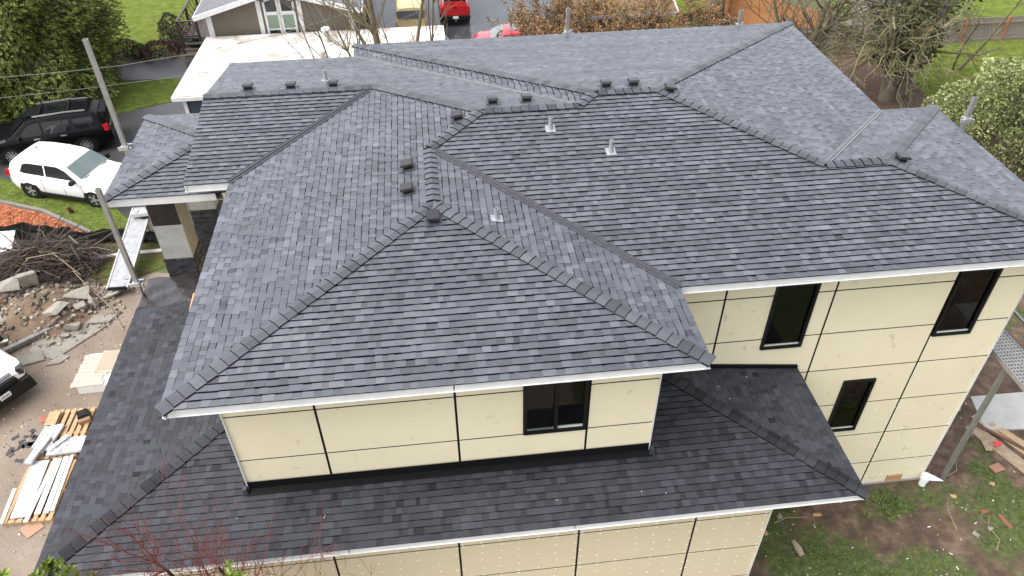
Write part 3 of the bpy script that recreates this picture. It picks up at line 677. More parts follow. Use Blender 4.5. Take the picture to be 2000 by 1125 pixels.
sheet('building_site_dirt', [(-22, -14), (12, -14), (12, -.3), (-2.2, -.1), (-2.2, 13.2), (-5.4, 13.6), (-6.6, 12.9), (-7.6, 13.6), (-11, 15.6), (-22, 16)], .004, M_DIRT, 3, .25, .6)
sheet('driveway', [(-24, 21.5), (-13.4, 20.9), (-12.2, 20.2), (-7.9, 17.9), (-6.7, 16.6), (-5.6, 15.9), (-3.3, 15.8), (-3.3, 27.2), (-7.5, 27.05), (-10.1, 26.0), (-12, 25.2), (-24, 25.5)], .008, M_ASPH, 4, .06)
sheet('far_driveway', [(-24, 30.2), (-10.9, 29.8), (-5.9, 29.4), (-5.9, 32.1), (-11.6, 32.2), (-24, 32.8)], .008, M_ASPH, 5, .06)
L1 = [(-24, 19.2), (-12.6, 18.95), (-10.6, 18.0), (-8.35, 16.35), (-6.75, 16.5), (-7.9, 17.9), (-12.2, 20.2), (-13.4, 20.9), (-24, 21.5)]
L2 = [(-12.6, 26.3), (-10.1, 26.05), (-7.5, 27.1), (-5.6, 27.5), (-5.6, 29.4), (-10.9, 29.75), (-14, 29.9)]
L3 = [(-70, 33.6), (-12.2, 33.2), (-9.2, 33.4), (-8.7, 37), (-8.9, 80), (-70, 80)]
L4 = [(17.2, 27), (24, 27), (26, 36), (26, 80), (16, 80)]
L5 = [(29, 29.6), (70, 29.6), (70, 80), (27, 80)]
L6 = [(28.2, 22.5), (40, 22.5), (40, 28.6), (28.2, 28.7)]
L7 = [(-7.9, 13.7), (-6.9, 13.2), (-5.1, 13.9), (-3.4, 13.6), (-3.4, 15.6), (-8.9, 15.6)]
for i, p in enumerate((L1, L2, L3, L4, L5, L6, L7)): sheet('lawn', p, .012, M_LAWN2 if i == 6 else M_GRASSG, 20+i, .10)
sheet('parking_court', [(-.5, 29.0), (15.5, 29.0), (15.5, 70), (-.5, 70)], .010, M_ASPHW, 8, .1)
sheet('planting_bed', [(-24, 16.75), (-9.9, 16.25), (-8.45, 16.2), (-10.62, 17.85), (-12.6, 18.8), (-24, 19.1)], .03, M_MULCH, 9, .04)
sheet('leaf_litter_floor', [(18.5, 14.5), (26, 13.5), (34, 16), (30, 23), (28, 28.6), (19, 28.6)], .008, M_LITTER, 10, .3)
# mulch chips, leaf litter, grass tufts (uncountable)
rg = random.Random(5); mb = MB()
def in_poly(p, poly): return inside(p, poly)
BED = [(-14, 16.75), (-9.9, 16.35), (-8.7, 16.3), (-10.6, 17.75), (-12.6, 18.7), (-14, 18.9)]
for i in range(2600):
    x, y = rg.uniform(-14, -8.5), rg.uniform(16.2, 19)
    if not in_poly((x, y), BED): continue
    M = Matrix.Rotation(rg.uniform(0, 6.3), 3, 'Z') @ Matrix.Rotation(rg.uniform(-.6, .6), 3, 'X')
    mb.box((x, y, .04+rg.uniform(0, .03)), (rg.uniform(.06, .16), rg.uniform(.02, .045), .012), M=M, a=rg.uniform(.5, 1.5))
tag(mb.build('mulch_chips', mat('mulch_chip', (.36, .115, .045), attr='shade', rough=.85), attr=True), 'shredded orange red bark mulch on the planting bed', 'mulch', kind='stuff')
mb = MB(); M_LEAFD = mat('dead_leaf', (.12, .065, .04), attr='shade', rough=.8)
for i in range(3800):
    x, y = rg.uniform(19, 31), rg.uniform(15, 28.4)
    s = rg.uniform(.03, .075); an = rg.uniform(0, 6.3); z = gz(x, y)+.02+rg.uniform(0, .03); c, s_ = math.cos(an)*s, math.sin(an)*s
    mb.face([(x-c, y-s_, z), (x+s_*.5, y-c*.5, z+rg.uniform(-.01, .03)), (x+c, y+s_, z), (x-s_*.5, y+c*.5, z+rg.uniform(-.01, .03))], rg.uniform(.35, 1.6))
tag(mb.build('fallen_leaves', M_LEAFD, attr=True), 'reddish brown fallen leaves under the ivy clad tree', 'leaves', kind='stuff')
M_BLADE = mat('grass_blade', (.082, .122, .022), attr='shade', rough=.7)
def tuft(mb, x, y, z, s, rg, a):
    for k in range(3):
        an = rg.uniform(0, 6.3); l = s*rg.uniform(.7, 1.3); dx, dy = math.cos(an), math.sin(an); wv = s*.16
        mb.face([(x-dy*wv, y+dx*wv, z), (x+dy*wv, y-dx*wv, z), (x+dx*l*.8, y+dy*l*.8, z+l*rg.uniform(.5, 1.0))], a*rg.uniform(.7, 1.3))
mb = MB(); n = 0
for i in range(60000):
    x, y = rg.uniform(10.9, 20.5), rg.uniform(-2.5, 7.5)
    if y > 2.45 and x < 16.8: continue
    if y > -.2 and x < 11.0: continue
    v = yard_mask(x, y)+.45*noise.noise(Vector((x*4, y*4, 1)))
    if v < .62+rg.uniform(-.08, .12): continue
    lush = sstep(.0, 1.0, math.exp(-(((x-15.6)/1.0)**2+((y-2.0)/.5)**2)))
    tuft(mb, x, y, gz(x, y)+.004, rg.uniform(.028, .06)*(1+1.1*lush), rg, rg.uniform(.55, 1.25)*(1 if rg.random() < .8 else 1.5)); n += 1
tag(mb.build('grass', M_BLADE, attr=True), 'patchy green grass on the soil beside the tall wall', 'grass', kind='stuff')
mb = MB()
for poly, cnt, s in ((L1, 16000, .045), (L2, 9000, .05), (L7, 2500, .05), (L6, 4000, .07)):
    bx = [p[0] for p in poly]; by = [p[1] for p in poly]
    for i in range(cnt):
        x, y = rg.uniform(max(-14, min(bx)), max(bx)), rg.uniform(min(by), max(by))
        if in_poly((x, y), poly): tuft(mb, x, y, gz(x, y)+.01, s*rg.uniform(.6, 1.2), rg, rg.uniform(.65, 1.5))
tag(mb.build('lawn_blades', M_BLADE, attr=True), 'short mown grass on the lawns beyond the house', 'grass', kind='stuff')
# stones and litter on the dirt
mb = MB(); M_PEB = mat('site_grit', (.30, .26, .21), attr='shade', rough=.9)
for i in range(1500):
    if i % 3: x, y = rg.uniform(-9.8, -3.0), rg.uniform(2.5, 13.2)
    else:
        x, y = rg.uniform(11.2, 20), rg.uniform(-2, 7)
        if y > 2.3 and x < 17: continue
    r = rg.uniform(.008, .03)*(1.6 if rg.random() < .08 else 1); M = Matrix.Rotation(rg.uniform(0, 6), 3, 'Z') @ Matrix.Rotation(rg.uniform(-.5, .5), 3, 'X')
    mb.box((x, y, gz(x, y)+.012), (r*2, r*rg.uniform(.8, 1.6), r), M=M, a=rg.choice((.35, .5, .7, .9, 1.1, 1.9)), taper=.6)
tag(mb.build('grit', M_PEB, attr=True), 'small stones and wood chips strewn over the bare ground', 'grit', kind='stuff')

# ================================================================ VEHICLES
M_TINT = mat('tinted_glass', (.010, .012, .013), rough=.04, spec=.6)
M_WSCREEN = mat('windscreen_glass', (.10, .135, .135), (.16, .20, .20), scale=2, rough=.05, spec=.8)
M_REDL = mat('red_lamp', (.45, .012, .02), rough=.15, coat=.6)
M_AMBER = mat('amber_lamp', (.75, .22, .04), rough=.15, coat=.6)
M_CLEAR = mat('clear_lamp', (.55, .56, .58), rough=.12, coat=.6)
M_PLATE = mat('plate_white', (.7, .7, .72), rough=.4)
def interp(tab, x):
    if x <= tab[0][0]: return tab[0][1]
    for (a, p), (b, q) in zip(tab, tab[1:]):
        if x <= b: return p+(q-p)*(x-a)/(b-a)
    return tab[-1][1]
def make_car(name, label, cat, loc, rz, paint, top, belt, W, wb, wheel_r, tyre_w=.22, group=None, windows=(), screens=(), xr=None, spokes=5, clad=False, rails=False, roof_glass=None, extra=None, sill=.30, tum=.26):
    """x forward, y left. top: centre-line profile (x, z); belt: (x, z) shoulder height; windows: side glass polygons (x, z)"""
    root = thing(name, label, cat, loc, rz, group); x0, x1 = top[0][0], top[-1][0]
    def hw(x):
        e = min((x-x0), (x1-x)); k = 1-.20*max(0, 1-e/.55)**2.2; return W/2*k
    def zb(x): return min(interp(belt, x), interp(top, x)-.02)
    def wr(x): return hw(x)-.05-max(0, interp(top, x)-zb(x))*tum
    xsn = sorted(set([round(t[0], 3) for t in top]+[x0+(x1-x0)*i/40 for i in range(41)]))
    b = MB(); rings = []
    for x in xsn:
        h, zt, z_b, r = hw(x), interp(top, x), zb(x), wr(x); zl = sill+.10*max(0, 1-min(x-x0, x1-x)/.5)
        half = [(h*.93, zl), (h*.985, min(zl+.14, z_b-.02)), (h, min(.5*(zl+z_b)+.08, z_b-.01)), (h*.985, z_b-.04 if z_b-.04 > zl else zl+.01), (h*.955, z_b)]
        half += [(r+.03, max(z_b+.004, zt-.10)), (r-.03, max(z_b+.008, zt-.03)), (r*.72, zt+.0), (r*.35, zt+.012), (0, zt+.016)]
        ring = [(x, y, z) for y, z in half]+[(x, -y, z) for y, z in reversed(half[:-1])]
        rings.append(len(b.v)); b.v.extend(ring)
    m = len(ring)
    for i in range(len(rings)-1):
        for k in range(m-1):
            b.f.append((rings[i]+k, rings[i+1]+k, rings[i+1]+k+1, rings[i]+k+1))
        b.f.append((rings[i]+m-1, rings[i+1]+m-1, rings[i+1], rings[i]))
    b.f.append(tuple(rings[0]+k for k in range(m))); b.f.append(tuple(rings[-1]+k for k in reversed(range(m))))
    b.a = [1]*len(b.f); b.mi = [0]*len(b.f)
    b.build('body', paint, root, smooth=38)
    def side(x, z, off=.008):
        z_b, zt, h, r = zb(x), interp(top, x), hw(x), wr(x)
        if z >= z_b: t = min(1, (z-z_b)/max(.02, zt-.10-z_b)); return h*.955+(r+.03-h*.955)*t+off
        zl = sill; return h*.99+off
    for poly in windows:
        for s in (1, -1):
            p = MB(); pts = [(x, s*side(x, z), z) for x, z in poly]; inn = [(x, s*(side(x, z)-.03), z) for x, z in poly]
            p.face(pts if s < 0 else pts[::-1])
            for i in range(len(pts)): p.face([pts[i-1], pts[i], inn[i], inn[i-1]])
            p.build('side_window', M_TINT, root)
    for (xa, xb, mm, nm, ya) in screens:
        p = MB(); n = 6; L = []
        for i in range(n+1):
            x = xa+(xb-xa)*i/n; z = interp(top, x); r = wr(x)-ya
            dz = interp(top, x+.02)-interp(top, x-.02); nx, nz = -dz/.04, 1.0; l = math.hypot(nx, nz)
            L.append([(x+nx/l*.02, y*r, z+nz/l*.02+.012*(1-abs(y))) for y in (-1, -.6, -.2, .2, .6, 1)])
        for i in range(n):
            for k in range(5): p.face([L[i][k], L[i+1][k], L[i+1][k+1], L[i][k+1]])
        p.build(nm, mm, root, smooth=60)
    if xr is None: xr = -wb/2
    for wx in (xr, xr+wb):
        for s in (1, -1):
            yy = s*(hw(wx)-tyre_w/2+.012)
            a = MB(); a.lathe([(wheel_r+.085, s*(hw(wx)*.99+.004)), (0, s*(hw(wx)*.99+.004))], 20, (wx, 0, wheel_r+.01), 'y')
            a.build('wheel_arch', M_PLASTIC, root)
            wt = bpy.data.objects.new('wheel', None); col.objects.link(wt); wt.parent = root; wt.location = (wx, yy, wheel_r)
            t = MB(); r = wheel_r; hwid = tyre_w/2
            t.lathe([(r*.66, -hwid), (r*.93, -hwid), (r, -hwid*.75), (r, hwid*.75), (r*.93, hwid), (r*.66, hwid)], 22, axis='y'); t.build('tyre', M_RUB, wt, smooth=40)
            q = MB(); q.lathe([(r*.67, s*hwid*.9), (r*.62, s*hwid*.9), (r*.60, s*hwid*.4)], 22, axis='y')
            for k in range(spokes):
                an = 2*math.pi*k/spokes; c_, s_ = math.cos(an), math.sin(an)
                q.bar((c_*r*.1, s*hwid*.85, s_*r*.1), (c_*r*.62, s*hwid*.92, s_*r*.62), r*(.20 if spokes < 7 else .12), .03, upv=(0, 1, 0))
            q.lathe([(r*.17, s*hwid*.95), (0, s*hwid*.97)], 10, axis='y'); q.build('rim', M_CHROME, wt, smooth=40)
            d = MB(); d.lathe([(r*.61, s*hwid*.35), (0, s*hwid*.35)], 16, axis='y'); d.build('brake_disc', M_PLASTIC, wt)
    if extra: extra(root, side, hw, lambda x: interp(top, x))
    return root
def strip(root, name, m, pts, w_, t_):
    q = MB()
    for a, b in zip(pts, pts[1:]): q.bar(a, b, w_, t_)
    return q.build(name, m, root)
# black SUV
def ex_black(root, side, hw, tp):
    for s in (1, -1):
        strip(root, 'roof_rail', M_CHROME, [(-1.75, s*.60, 1.80), (-1.0, s*.62, 1.845), (.25, s*.62, 1.825)], .045, .05)
        for x in (-.62, .40):
            q = MB(); q.box((x-.1, s*(side(x, .98)+.012), 1.00), (.24, .03, .045)); q.build('door_handle', M_CHROME, root)
        q = MB(); q.box((.98, s*1.08, 1.12), (.16, .24, .16), taper=.8); q.build('wing_mirror', M_PLASTIC, root)
        q = MB(); q.box((-2.33, s*.84, 1.05), (.30, .20, .26), taper=.8, rz=-s*.3); q.build('tail_lamp', M_REDL, root)
        q = MB(); q.box((2.26, s*.80, .86), (.36, .22, .16), taper=.8, rz=-s*.35); q.build('headlamp', M_AMBER if s > 0 else M_CLEAR, root)
        q = MB(); q.box((0, s*(side(0, .34)+.01), .36), (1.9, .05, .05)); q.build('sill_trim', M_CHROME, root)
        for x in (-.78, .24, 1.12):
            q = MB(); q.box((x, s*(side(x, .75)+.002), .74), (.012, .012, .62)); q.build('door_seam', M_BLACK, root)
    q = MB()
    for k in range(7): q.box((-1.52+.0*k, -.45+.15*k, 1.815), (.62, .03, .02))
    q.build('roof_rib', M_PLASTIC, root)
    for x, l in ((-.55, .82), (.34, .52)):
        q = MB(); q.box((x, 0, interp_roof+.012), (l, 1.0, .02)); q.build('roof_glass', M_TINT, root)
    for x in (.02, -1.08): strip(root, 'cross_bar', M_PLASTIC, [(x, -.6, 1.845), (x, .6, 1.845)], .06, .03)
    q = MB(); q.box((-2.36, 0, 1.62), (.26, 1.24, .05)); q.build('spoiler', M_PLASTIC, root)
    strip(root, 'rear_bumper_trim', M_CHROME, [(-2.50, -.6, .98), (-2.50, .6, .98)], .03, .04)
interp_roof = 1.80
M_BLKP = mat('black_car_paint', (.004, .0045, .005), rough=.3, spec=.12, coat=.10)
make_car('parked_suv', 'black SUV with silver roof rails parked against the tall evergreen', 'car', (-11.75, 23.06, .01), math.pi+.205, M_BLKP,
    [(-2.52, .5), (-2.50, .98), (-2.42, 1.10), (-2.20, 1.58), (-1.95, 1.74), (-1.2, 1.80), (-.3, 1.81), (.35, 1.77), (.62, 1.70), (1.32, 1.18), (1.5, 1.13), (2.1, 1.04), (2.38, .92), (2.50, .62)],
    [(-2.6, 1.14), (-1, 1.10), (1, 1.06), (2.6, .98)], 1.98, 2.86, .385, windows=[[(-2.02, 1.20), (-1.50, 1.15), (-1.28, 1.15), (-1.18, 1.58), (-1.95, 1.60)], [(-1.02, 1.15), (-.02, 1.13), (-.02, 1.62), (-1.06, 1.60)], [(.06, 1.13), (.98, 1.12), (.52, 1.55), (.06, 1.62)]],
    screens=[(.70, 1.28, M_TINT, 'windscreen', .05), (-2.40, -2.20, M_TINT, 'rear_window', .14)], spokes=10, xr=-1.40, extra=ex_black)
# white SUV
def ex_white(root, side, hw, tp):
    for s in (1, -1):
        q = MB(); q.box((.83, s*1.03, 1.10), (.15, .26, .15), taper=.8); q.build('wing_mirror', M_PLASTIC, root)
        q = MB(); q.box((-2.24, s*.80, 1.03), (.22, .18, .22), taper=.75, rz=-s*.3); q.build('tail_lamp', M_REDL, root)
        q = MB(); q.box((2.16, s*.72, .80), (.36, .24, .15), taper=.8, rz=-s*.4); q.build('headlamp', M_CLEAR, root)
        q = MB(); q.box((0, s*(side(0, .3)-.01), .29), (2.0, .06, .12)); q.build('sill', M_PLASTIC, root)
        for x in (-.75, .20, 1.05):
            q = MB(); q.box((x, s*(side(x, .75)+.001), .70), (.010, .010, .6)); q.build('door_seam', mat('seam_grey', (.25, .25, .26)), root)
        for x in (-.55, .42):
            q = MB(); q.box((x-.1, s*(side(x, .96)+.012), .98), (.2, .03, .04)); q.build('door_handle', M_WPAINT, root)
    strip(root, 'wiper', M_PLASTIC, [(1.02, -.05, 1.18), (.98, .6, 1.18)], .025, .02); strip(root, 'wiper', M_PLASTIC, [(1.02, -.7, 1.17), (.98, -.1, 1.19)], .025, .02)
    q = MB(); q.box((1.10, 0, 1.115), (.10, 1.25, .03)); q.build('cowl', M_PLASTIC, root)
    q = MB(); q.box((-1.4, .1, 1.735), (.14, .03, .05), taper=.4); q.build('roof_aerial', M_PLASTIC, root)
M_WPAINT = mat('white_car_paint', (.80, .80, .81), rough=.25, coat=.6)
make_car('parked_suv', 'white SUV parked on the grass beside the porch roof', 'car', (-9.63, 19.38, .015), -.36, M_WPAINT,
    [(-2.38, .5), (-2.36, .95), (-2.28, 1.08), (-2.05, 1.46), (-1.82, 1.62), (-1.2, 1.69), (-.4, 1.70), (.25, 1.65), (.45, 1.58), (1.12, 1.12), (1.35, 1.07), (1.95, .96), (2.2, .85), (2.36, .58)],
    [(-2.4, 1.12), (-1, 1.08), (1, 1.0), (2.4, .92)], 1.84, 2.857, .36, windows=[[(-1.62, 1.16), (-1.40, 1.12), (-.52, 1.10), (-.52, 1.52), (-1.25, 1.52), (-1.45, 1.46)], [(-.46, 1.10), (.86, 1.06), (.42, 1.40), (.1, 1.52), (-.46, 1.53)]],
    screens=[(.52, 1.08, M_WSCREEN, 'windscreen', .03), (-2.26, -2.06, M_TINT, 'rear_window', .10)], spokes=5, xr=-1.43, extra=ex_white)
# white van nose at the picture edge
def ex_van(root, side, hw, tp):
    q = MB(); q.box((2.20, 0, .50), (.30, 1.72, .40), taper=.94); q.build('front_bumper', M_PLASTIC, root)
    q = MB(); q.box((2.245, 0, .84), (.10, 1.05, .14), taper=.9); q.build('grille', M_PLASTIC, root)
    q = MB(); q.box((2.14, 0, .985), (.12, .9, .03)); q.build('bonnet_slot', mat('grey_plastic', (.08, .08, .09)), root)
    q = MB(); q.box((2.365, 0, .60), (.012, .31, .155)); q.build('number_plate', M_PLATE, root)
    q = MB()
    for k in range(6): q.box((2.373, -.105+.042*k, .60), (.004, .022, .07))
    q.build('plate_characters', mat('plate_ink', (.05, .07, .15)), root)
    for s in (1, -1):
        q = MB(); q.box((2.02, s*.74, .88), (.36, .20, .18), taper=.75, rz=-s*.5); q.build('headlamp', M_TINT, root)
        q = MB(); q.box((.72, s*1.02, 1.18), (.14, .22, .24)); q.build('wing_mirror', M_PLASTIC, root)
make_car('parked_van', 'white van with black bumper nosing into the dirt lot', 'van', (-9.80, 9.02, .01), -.66, M_WPAINT,
    [(-2.2, .5), (-2.2, 1.5), (-2.12, 1.78), (-.6, 1.84), (.0, 1.78), (.80, 1.24), (1.5, 1.14), (1.95, 1.0), (2.14, .88), (2.22, .55)], [(-2.3, 1.15), (2.3, 1.0)], 1.82, 2.66, .33,
    windows=[[(-.6, 1.2), (.45, 1.2), (.0, 1.62), (-.6, 1.66)]], screens=[(.07, .76, M_TINT, 'windscreen', .04)], spokes=6, xr=-1.35, extra=ex_van)
# red pickup with canopy, seen from behind
M_REDP = mat('red_truck_paint', (.42, .010, .016), rough=.28, coat=.6)
def ex_red(root, side, hw, tp):
    q = MB(); q.box((-2.66, 0, .86), (.06, 1.44, .50)); t = q.build('tailgate', M_REDP, root)
    q = MB(); q.box((-2.70, 0, 1.04), (.02, .16, .06)); q.build('latch', M_BLACK, t)
    q = MB(); q.box((-2.72, 0, .50), (.20, 1.66, .20)); bm_ = q.build('rear_bumper', M_PLASTIC, root)
    q = MB(); q.box((-2.83, .0, .54), (.012, .30, .15)); q.build('number_plate', M_PLATE, bm_)
    q = MB(); q.tube([(-2.7, 0, .36), (-2.95, 0, .36), (-2.95, 0, .44)], .025); q.build('tow_hitch', M_CHROME, bm_)
    for s in (1, -1):
        q = MB(); q.box((-2.66, s*.78, .86), (.07, .10, .42)); q.build('tail_lamp', M_REDL, root)
    q = MB(); q.box((-2.56, 0, 1.42), (.05, 1.42, .56)); c = q.build('canopy_frame', M_WHITE, root)
    q = MB(); q.box((-2.59, 0, 1.42), (.02, 1.22, .44)); q.build('canopy_window', M_TINT, c)
make_car('pickup_truck', 'red pickup truck with canopy seen from behind on the wet court', 'truck', (6.32, 37.35, .01), math.pi/2, M_REDP,
    [(-2.66, .62), (-2.64, 1.12), (-2.55, 1.66), (-1.0, 1.72), (.4, 1.74), (.62, 1.70), (1.25, 1.22), (2.3, 1.10), (2.6, .9), (2.66, .6)], [(-2.7, 1.12), (2.7, 1.06)], 1.70, 3.0, .36,
    windows=[[(-2.3, 1.2), (-.8, 1.2), (-.8, 1.56), (-2.2, 1.54)], [(-.55, 1.18), (.95, 1.18), (.6, 1.6), (-.55, 1.62)]], screens=[(.68, 1.2, M_TINT, 'windscreen', .05)], spokes=6, xr=-1.45, extra=ex_red, sill=.42)
# red coupe half hidden by the roof
make_car('parked_coupe', 'small red coupe half hidden behind the roof edge and budding bush', 'car', (9.0, 30.75, .01), math.pi-.12, mat('red_coupe_paint', (.50, .03, .045), rough=.22, coat=.7),
    [(-2.05, .5), (-2.0, .88), (-1.5, .96), (-.55, 1.26), (.0, 1.29), (.35, 1.24), (1.05, .92), (1.8, .74), (2.05, .5)], [(-2.1, .88), (0, .86), (2.1, .74)], 1.68, 2.4, .30,
    windows=[[(-.75, .92), (.75, .90), (.3, 1.14), (-.5, 1.15)]], screens=[(.40, 1.02, M_WSCREEN, 'windscreen', .03), (-1.35, -.62, M_TINT, 'rear_window', .06)], roof_glass=True, spokes=5, sill=.2,
    extra=lambda root, side, hw, tp: [(lambda q: (q.box((-.15, 0, 1.305), (.42, .7, .012)), q.build('sunroof', M_WSCREEN, root)))(MB())])
# yellow flatbed truck behind the bare tree, seen from behind, and a small yellow loader
M_YEL = mat('pale_yellow_paint', (.50, .36, .16), (.62, .52, .32), scale=4, rough=.45)
def ex_yel(root, side, hw, tp):
    q = MB(); q.box((-2.40, 0, .52), (.22, 1.9, .14)); q.build('rear_bumper', M_CHROME, root)
    q = MB(); q.box((-2.45, 0, .36), (.2, 1.8, .16)); q.build('underride_bar', M_PLASTIC, root)
    q = MB(); q.box((-2.34, 0, 1.52), (.05, 1.5, .42)); w_ = q.build('rear_window', mat('dusty_glass', (.12, .12, .13), rough=.2), root)
    for s in (1, -1):
        q = MB(); q.box((-2.38, s*.82, .72), (.05, .12, .10)); q.build('tail_lamp', M_REDL, root)
        q = MB(); q.box((.9, s*1.14, 1.35), (.12, .2, .18)); q.build('wing_mirror', M_WHITE, root)
make_car('old_van', 'faded yellow van with chrome bumper behind the bare tree', 'van', (3.86, 35.0, .01), math.pi/2, M_YEL,
    [(-2.35, .5), (-2.33, 1.2), (-2.28, 1.85), (-2.0, 1.98), (1.2, 1.98), (1.5, 1.9), (2.0, 1.2), (2.4, 1.05), (2.5, .6)], [(-2.5, 1.12), (2.5, 1.05)], 1.72, 2.8, .34, windows=[[(-1.9, 1.2), (-.3, 1.2), (-.3, 1.7), (-1.9, 1.7)]], screens=[(1.56, 1.96, M_TINT, 'windscreen', .05)], xr=-1.4, spokes=6, extra=ex_yel, sill=.4, tum=.12)
ld = thing('mini_loader', 'small yellow loader beside the grey neighbour house', 'loader', (.95, 34.4, 0))
q = MB(); q.box((0, 0, 1.0), (.75, 1.3, .55), taper=.9); q.build('engine_cover', mat('loader_yellow', (.72, .36, .04), rough=.4), ld)
q = MB(); q.box((0, .35, 1.65), (.7, .8, .7), taper=.9); q.build('cab', mat('loader_yellow2', (.70, .45, .14), rough=.4), ld)
q = MB(); q.box((0, 0, .62), (.8, 1.4, .25)); q.build('chassis', M_PLASTIC, ld)
for s in (-1, 1):
    for y in (-.4, .4):
        q = MB(); q.lathe([(0, -.1), (.3, -.1), (.32, 0), (.3, .1), (0, .1)], 16, (s*.42, y, .32), 'x'); q.build('wheel', M_RUB, ld, smooth=40)

# ================================================================ NEIGHBOURING BUILDINGS AND FENCES
M_NWALL = mat('taupe_siding', (.120, .100, .078), (.145, .122, .096), scale=2, rough=.8)
M_NROOF = mat('old_grey_shingle', (.085, .088, .100), (.16, .165, .18), scale=5, rough=.8, bump=.4, bscale=30)
nb = thing('neighbour_house', 'taupe neighbour house with white trim and tall twin gable windows', 'house', (-2.1, 28.1, 0))
q = MB(); hw_, zw, zp = 3.35, 3.80, 4.75
def prof(y): return [(-hw_, y, 0), (hw_, y, 0), (hw_, y, zw), (0, y, zp), (-hw_, y, zw)]
a, b = prof(0), prof(14); q.face(a); q.face(b[::-1])
for i in range(5): q.face([a[i-1], b[i-1], b[i], a[i]][::-1])
q.build('wall', M_NWALL, nb)
q = MB()
for s in (-1, 1):
    A = [(0, -.5, zp+.10), (s*(hw_+.45), -.5, zw-.03), (s*(hw_+.45), 14.4, zw-.03), (0, 14.4, zp+.10)]
    q.face(A if s > 0 else A[::-1])
    q.face([(x, y, z-.08) for x, y, z in (A[::-1] if s > 0 else A)])
rf = q.build('roof', M_NROOF, nb)
for s in (-1, 1):
    q = MB(); q.bar((0, -.52, zp+.0), (s*(hw_+.47), -.52, zw-.13), .05, .22); q.build('barge_board', M_WHITE, rf)
    q = MB(); q.bar((s*(hw_+.47), -.5, zw-.12), (s*(hw_+.47), 14.4, zw-.12), .04, .16); q.build('gutter', M_WHITE, rf)
    q = MB(); q.box((s*(hw_-.09), -.025, 1.9), (.24, .05, 3.8)); q.build('corner_trim', M_WHITE, nb)
    q = MB(); q.box((s*.92+.0, -.02, 2.1), (.20, .04, 4.2)); q.build('vertical_trim', M_WHITE, nb)
    wn = bpy.data.objects.new('window', None); col.objects.link(wn); wn.parent = nb; wn.location = (s*.36, -.03, 2.0)
    q = MB()
    for x in (-.30, .30): q.box((x, 0, 1.05), (.10, .06, 2.35))
    for z in (-.1, .85, 1.60): q.box((0, 0, z), (.5, .06, .07 if z < 1 else .16))
    q.bar((-.35, 0, 2.16 if s < 0 else 2.36), (.35, 0, 2.36 if s < 0 else 2.16), .06, .10); q.build('frame', M_WHITE, wn)
    for z0, z1, m_ in ((-.06, .82, mat('dark_pane', (.02, .03, .025), rough=.08)), (.88, 1.52, mat('blind_pane', (.17, .23, .17), rough=.3)), (1.68, 2.2, mat('gable_pane', (.008, .012, .02), rough=.06))):
        q = MB(); q.box((0, .005, (z0+z1)/2), (.5, .03, z1-z0)); q.build('pane', m_, wn)
# white roofed carport in front of it
M_WROOF = mat('white_roof_membrane', (.36, .30, .25), (.72, .71, .69), scale=1.1, rough=.6, detail=10, contrast=.22)
cp = thing('carport', 'long carport with flat stained white roof behind the house', 'carport', (0, 24.7, 0))
q = MB(); q.prism([(-5.85, -3.05), (5.45, -3.05), (5.45, 3.15), (-5.6, 3.15)], 2.62, 2.72); rf = q.build('roof', M_WROOF, cp)
q = MB(); q.box((-.2, -3.07, 2.60), (11.3, .05, .16)); q.build('fascia', M_WHITE, rf)
q = MB(); q.bar((-5.87, -3.05, 2.60), (-5.62, 3.15, 2.60), .05, .16); q.build('fascia', M_WHITE, rf)
M_BLUES = mat('blue_grey_siding', (.035, .048, .066), (.05, .066, .088), scale=3, rough=.6)
q = MB()
for k in range(17): q.box((-2.7, -2.62+.004*(k % 2), .08+.15*k), (5.6, .05, .145), M=Matrix.Rotation(.07, 3, 'X'))
w_ = q.build('siding', M_BLUES, cp); w_['kind'] = 'stuff'
q = MB(); q.box((-5.5, 0, 1.3), (.05, 5.2, 2.6)); q.build('side_wall', M_BLUES, cp)
q = MB(); q.box((-5.52, -2.66, 1.3), (.14, .10, 2.6)); q.build('corner_trim', M_WHITE, cp)
for x in (1.5, 5.2):
    q = MB(); q.box((x, -2.7, 1.3), (.12, .12, 2.6)); q.build('post', M_WHITE, cp)
M_RUSTP = mat('weathered_flue', (.20, .18, .16), (.45, .43, .40), scale=8, rough=.6)
for x, y, h in ((.07, 1.85, .55), (.0, .0, .30)):
    q = MB(); q.lathe([(.17, 2.72), (.12, 2.80), (.12, 2.72+h), (.0, 2.72+h)], 12, (x, y, 0)); f_ = q.build('flue', M_RUSTP, cp, smooth=40)
    if h > .5: q = MB(); q.lathe([(.22, 2.72+h+.02), (.2, 2.72+h+.10), (.0, 2.72+h+.13)], 12, (x, y, 0)); q.build('cap', M_WHITE, f_, smooth=40)
q = MB(); q.tube([(5.45, 2.4, 2.5), (6.6, 2.2, .9), (6.7, 2.1, .85)], .06); q.build('downpipe', M_WHITE, cp)
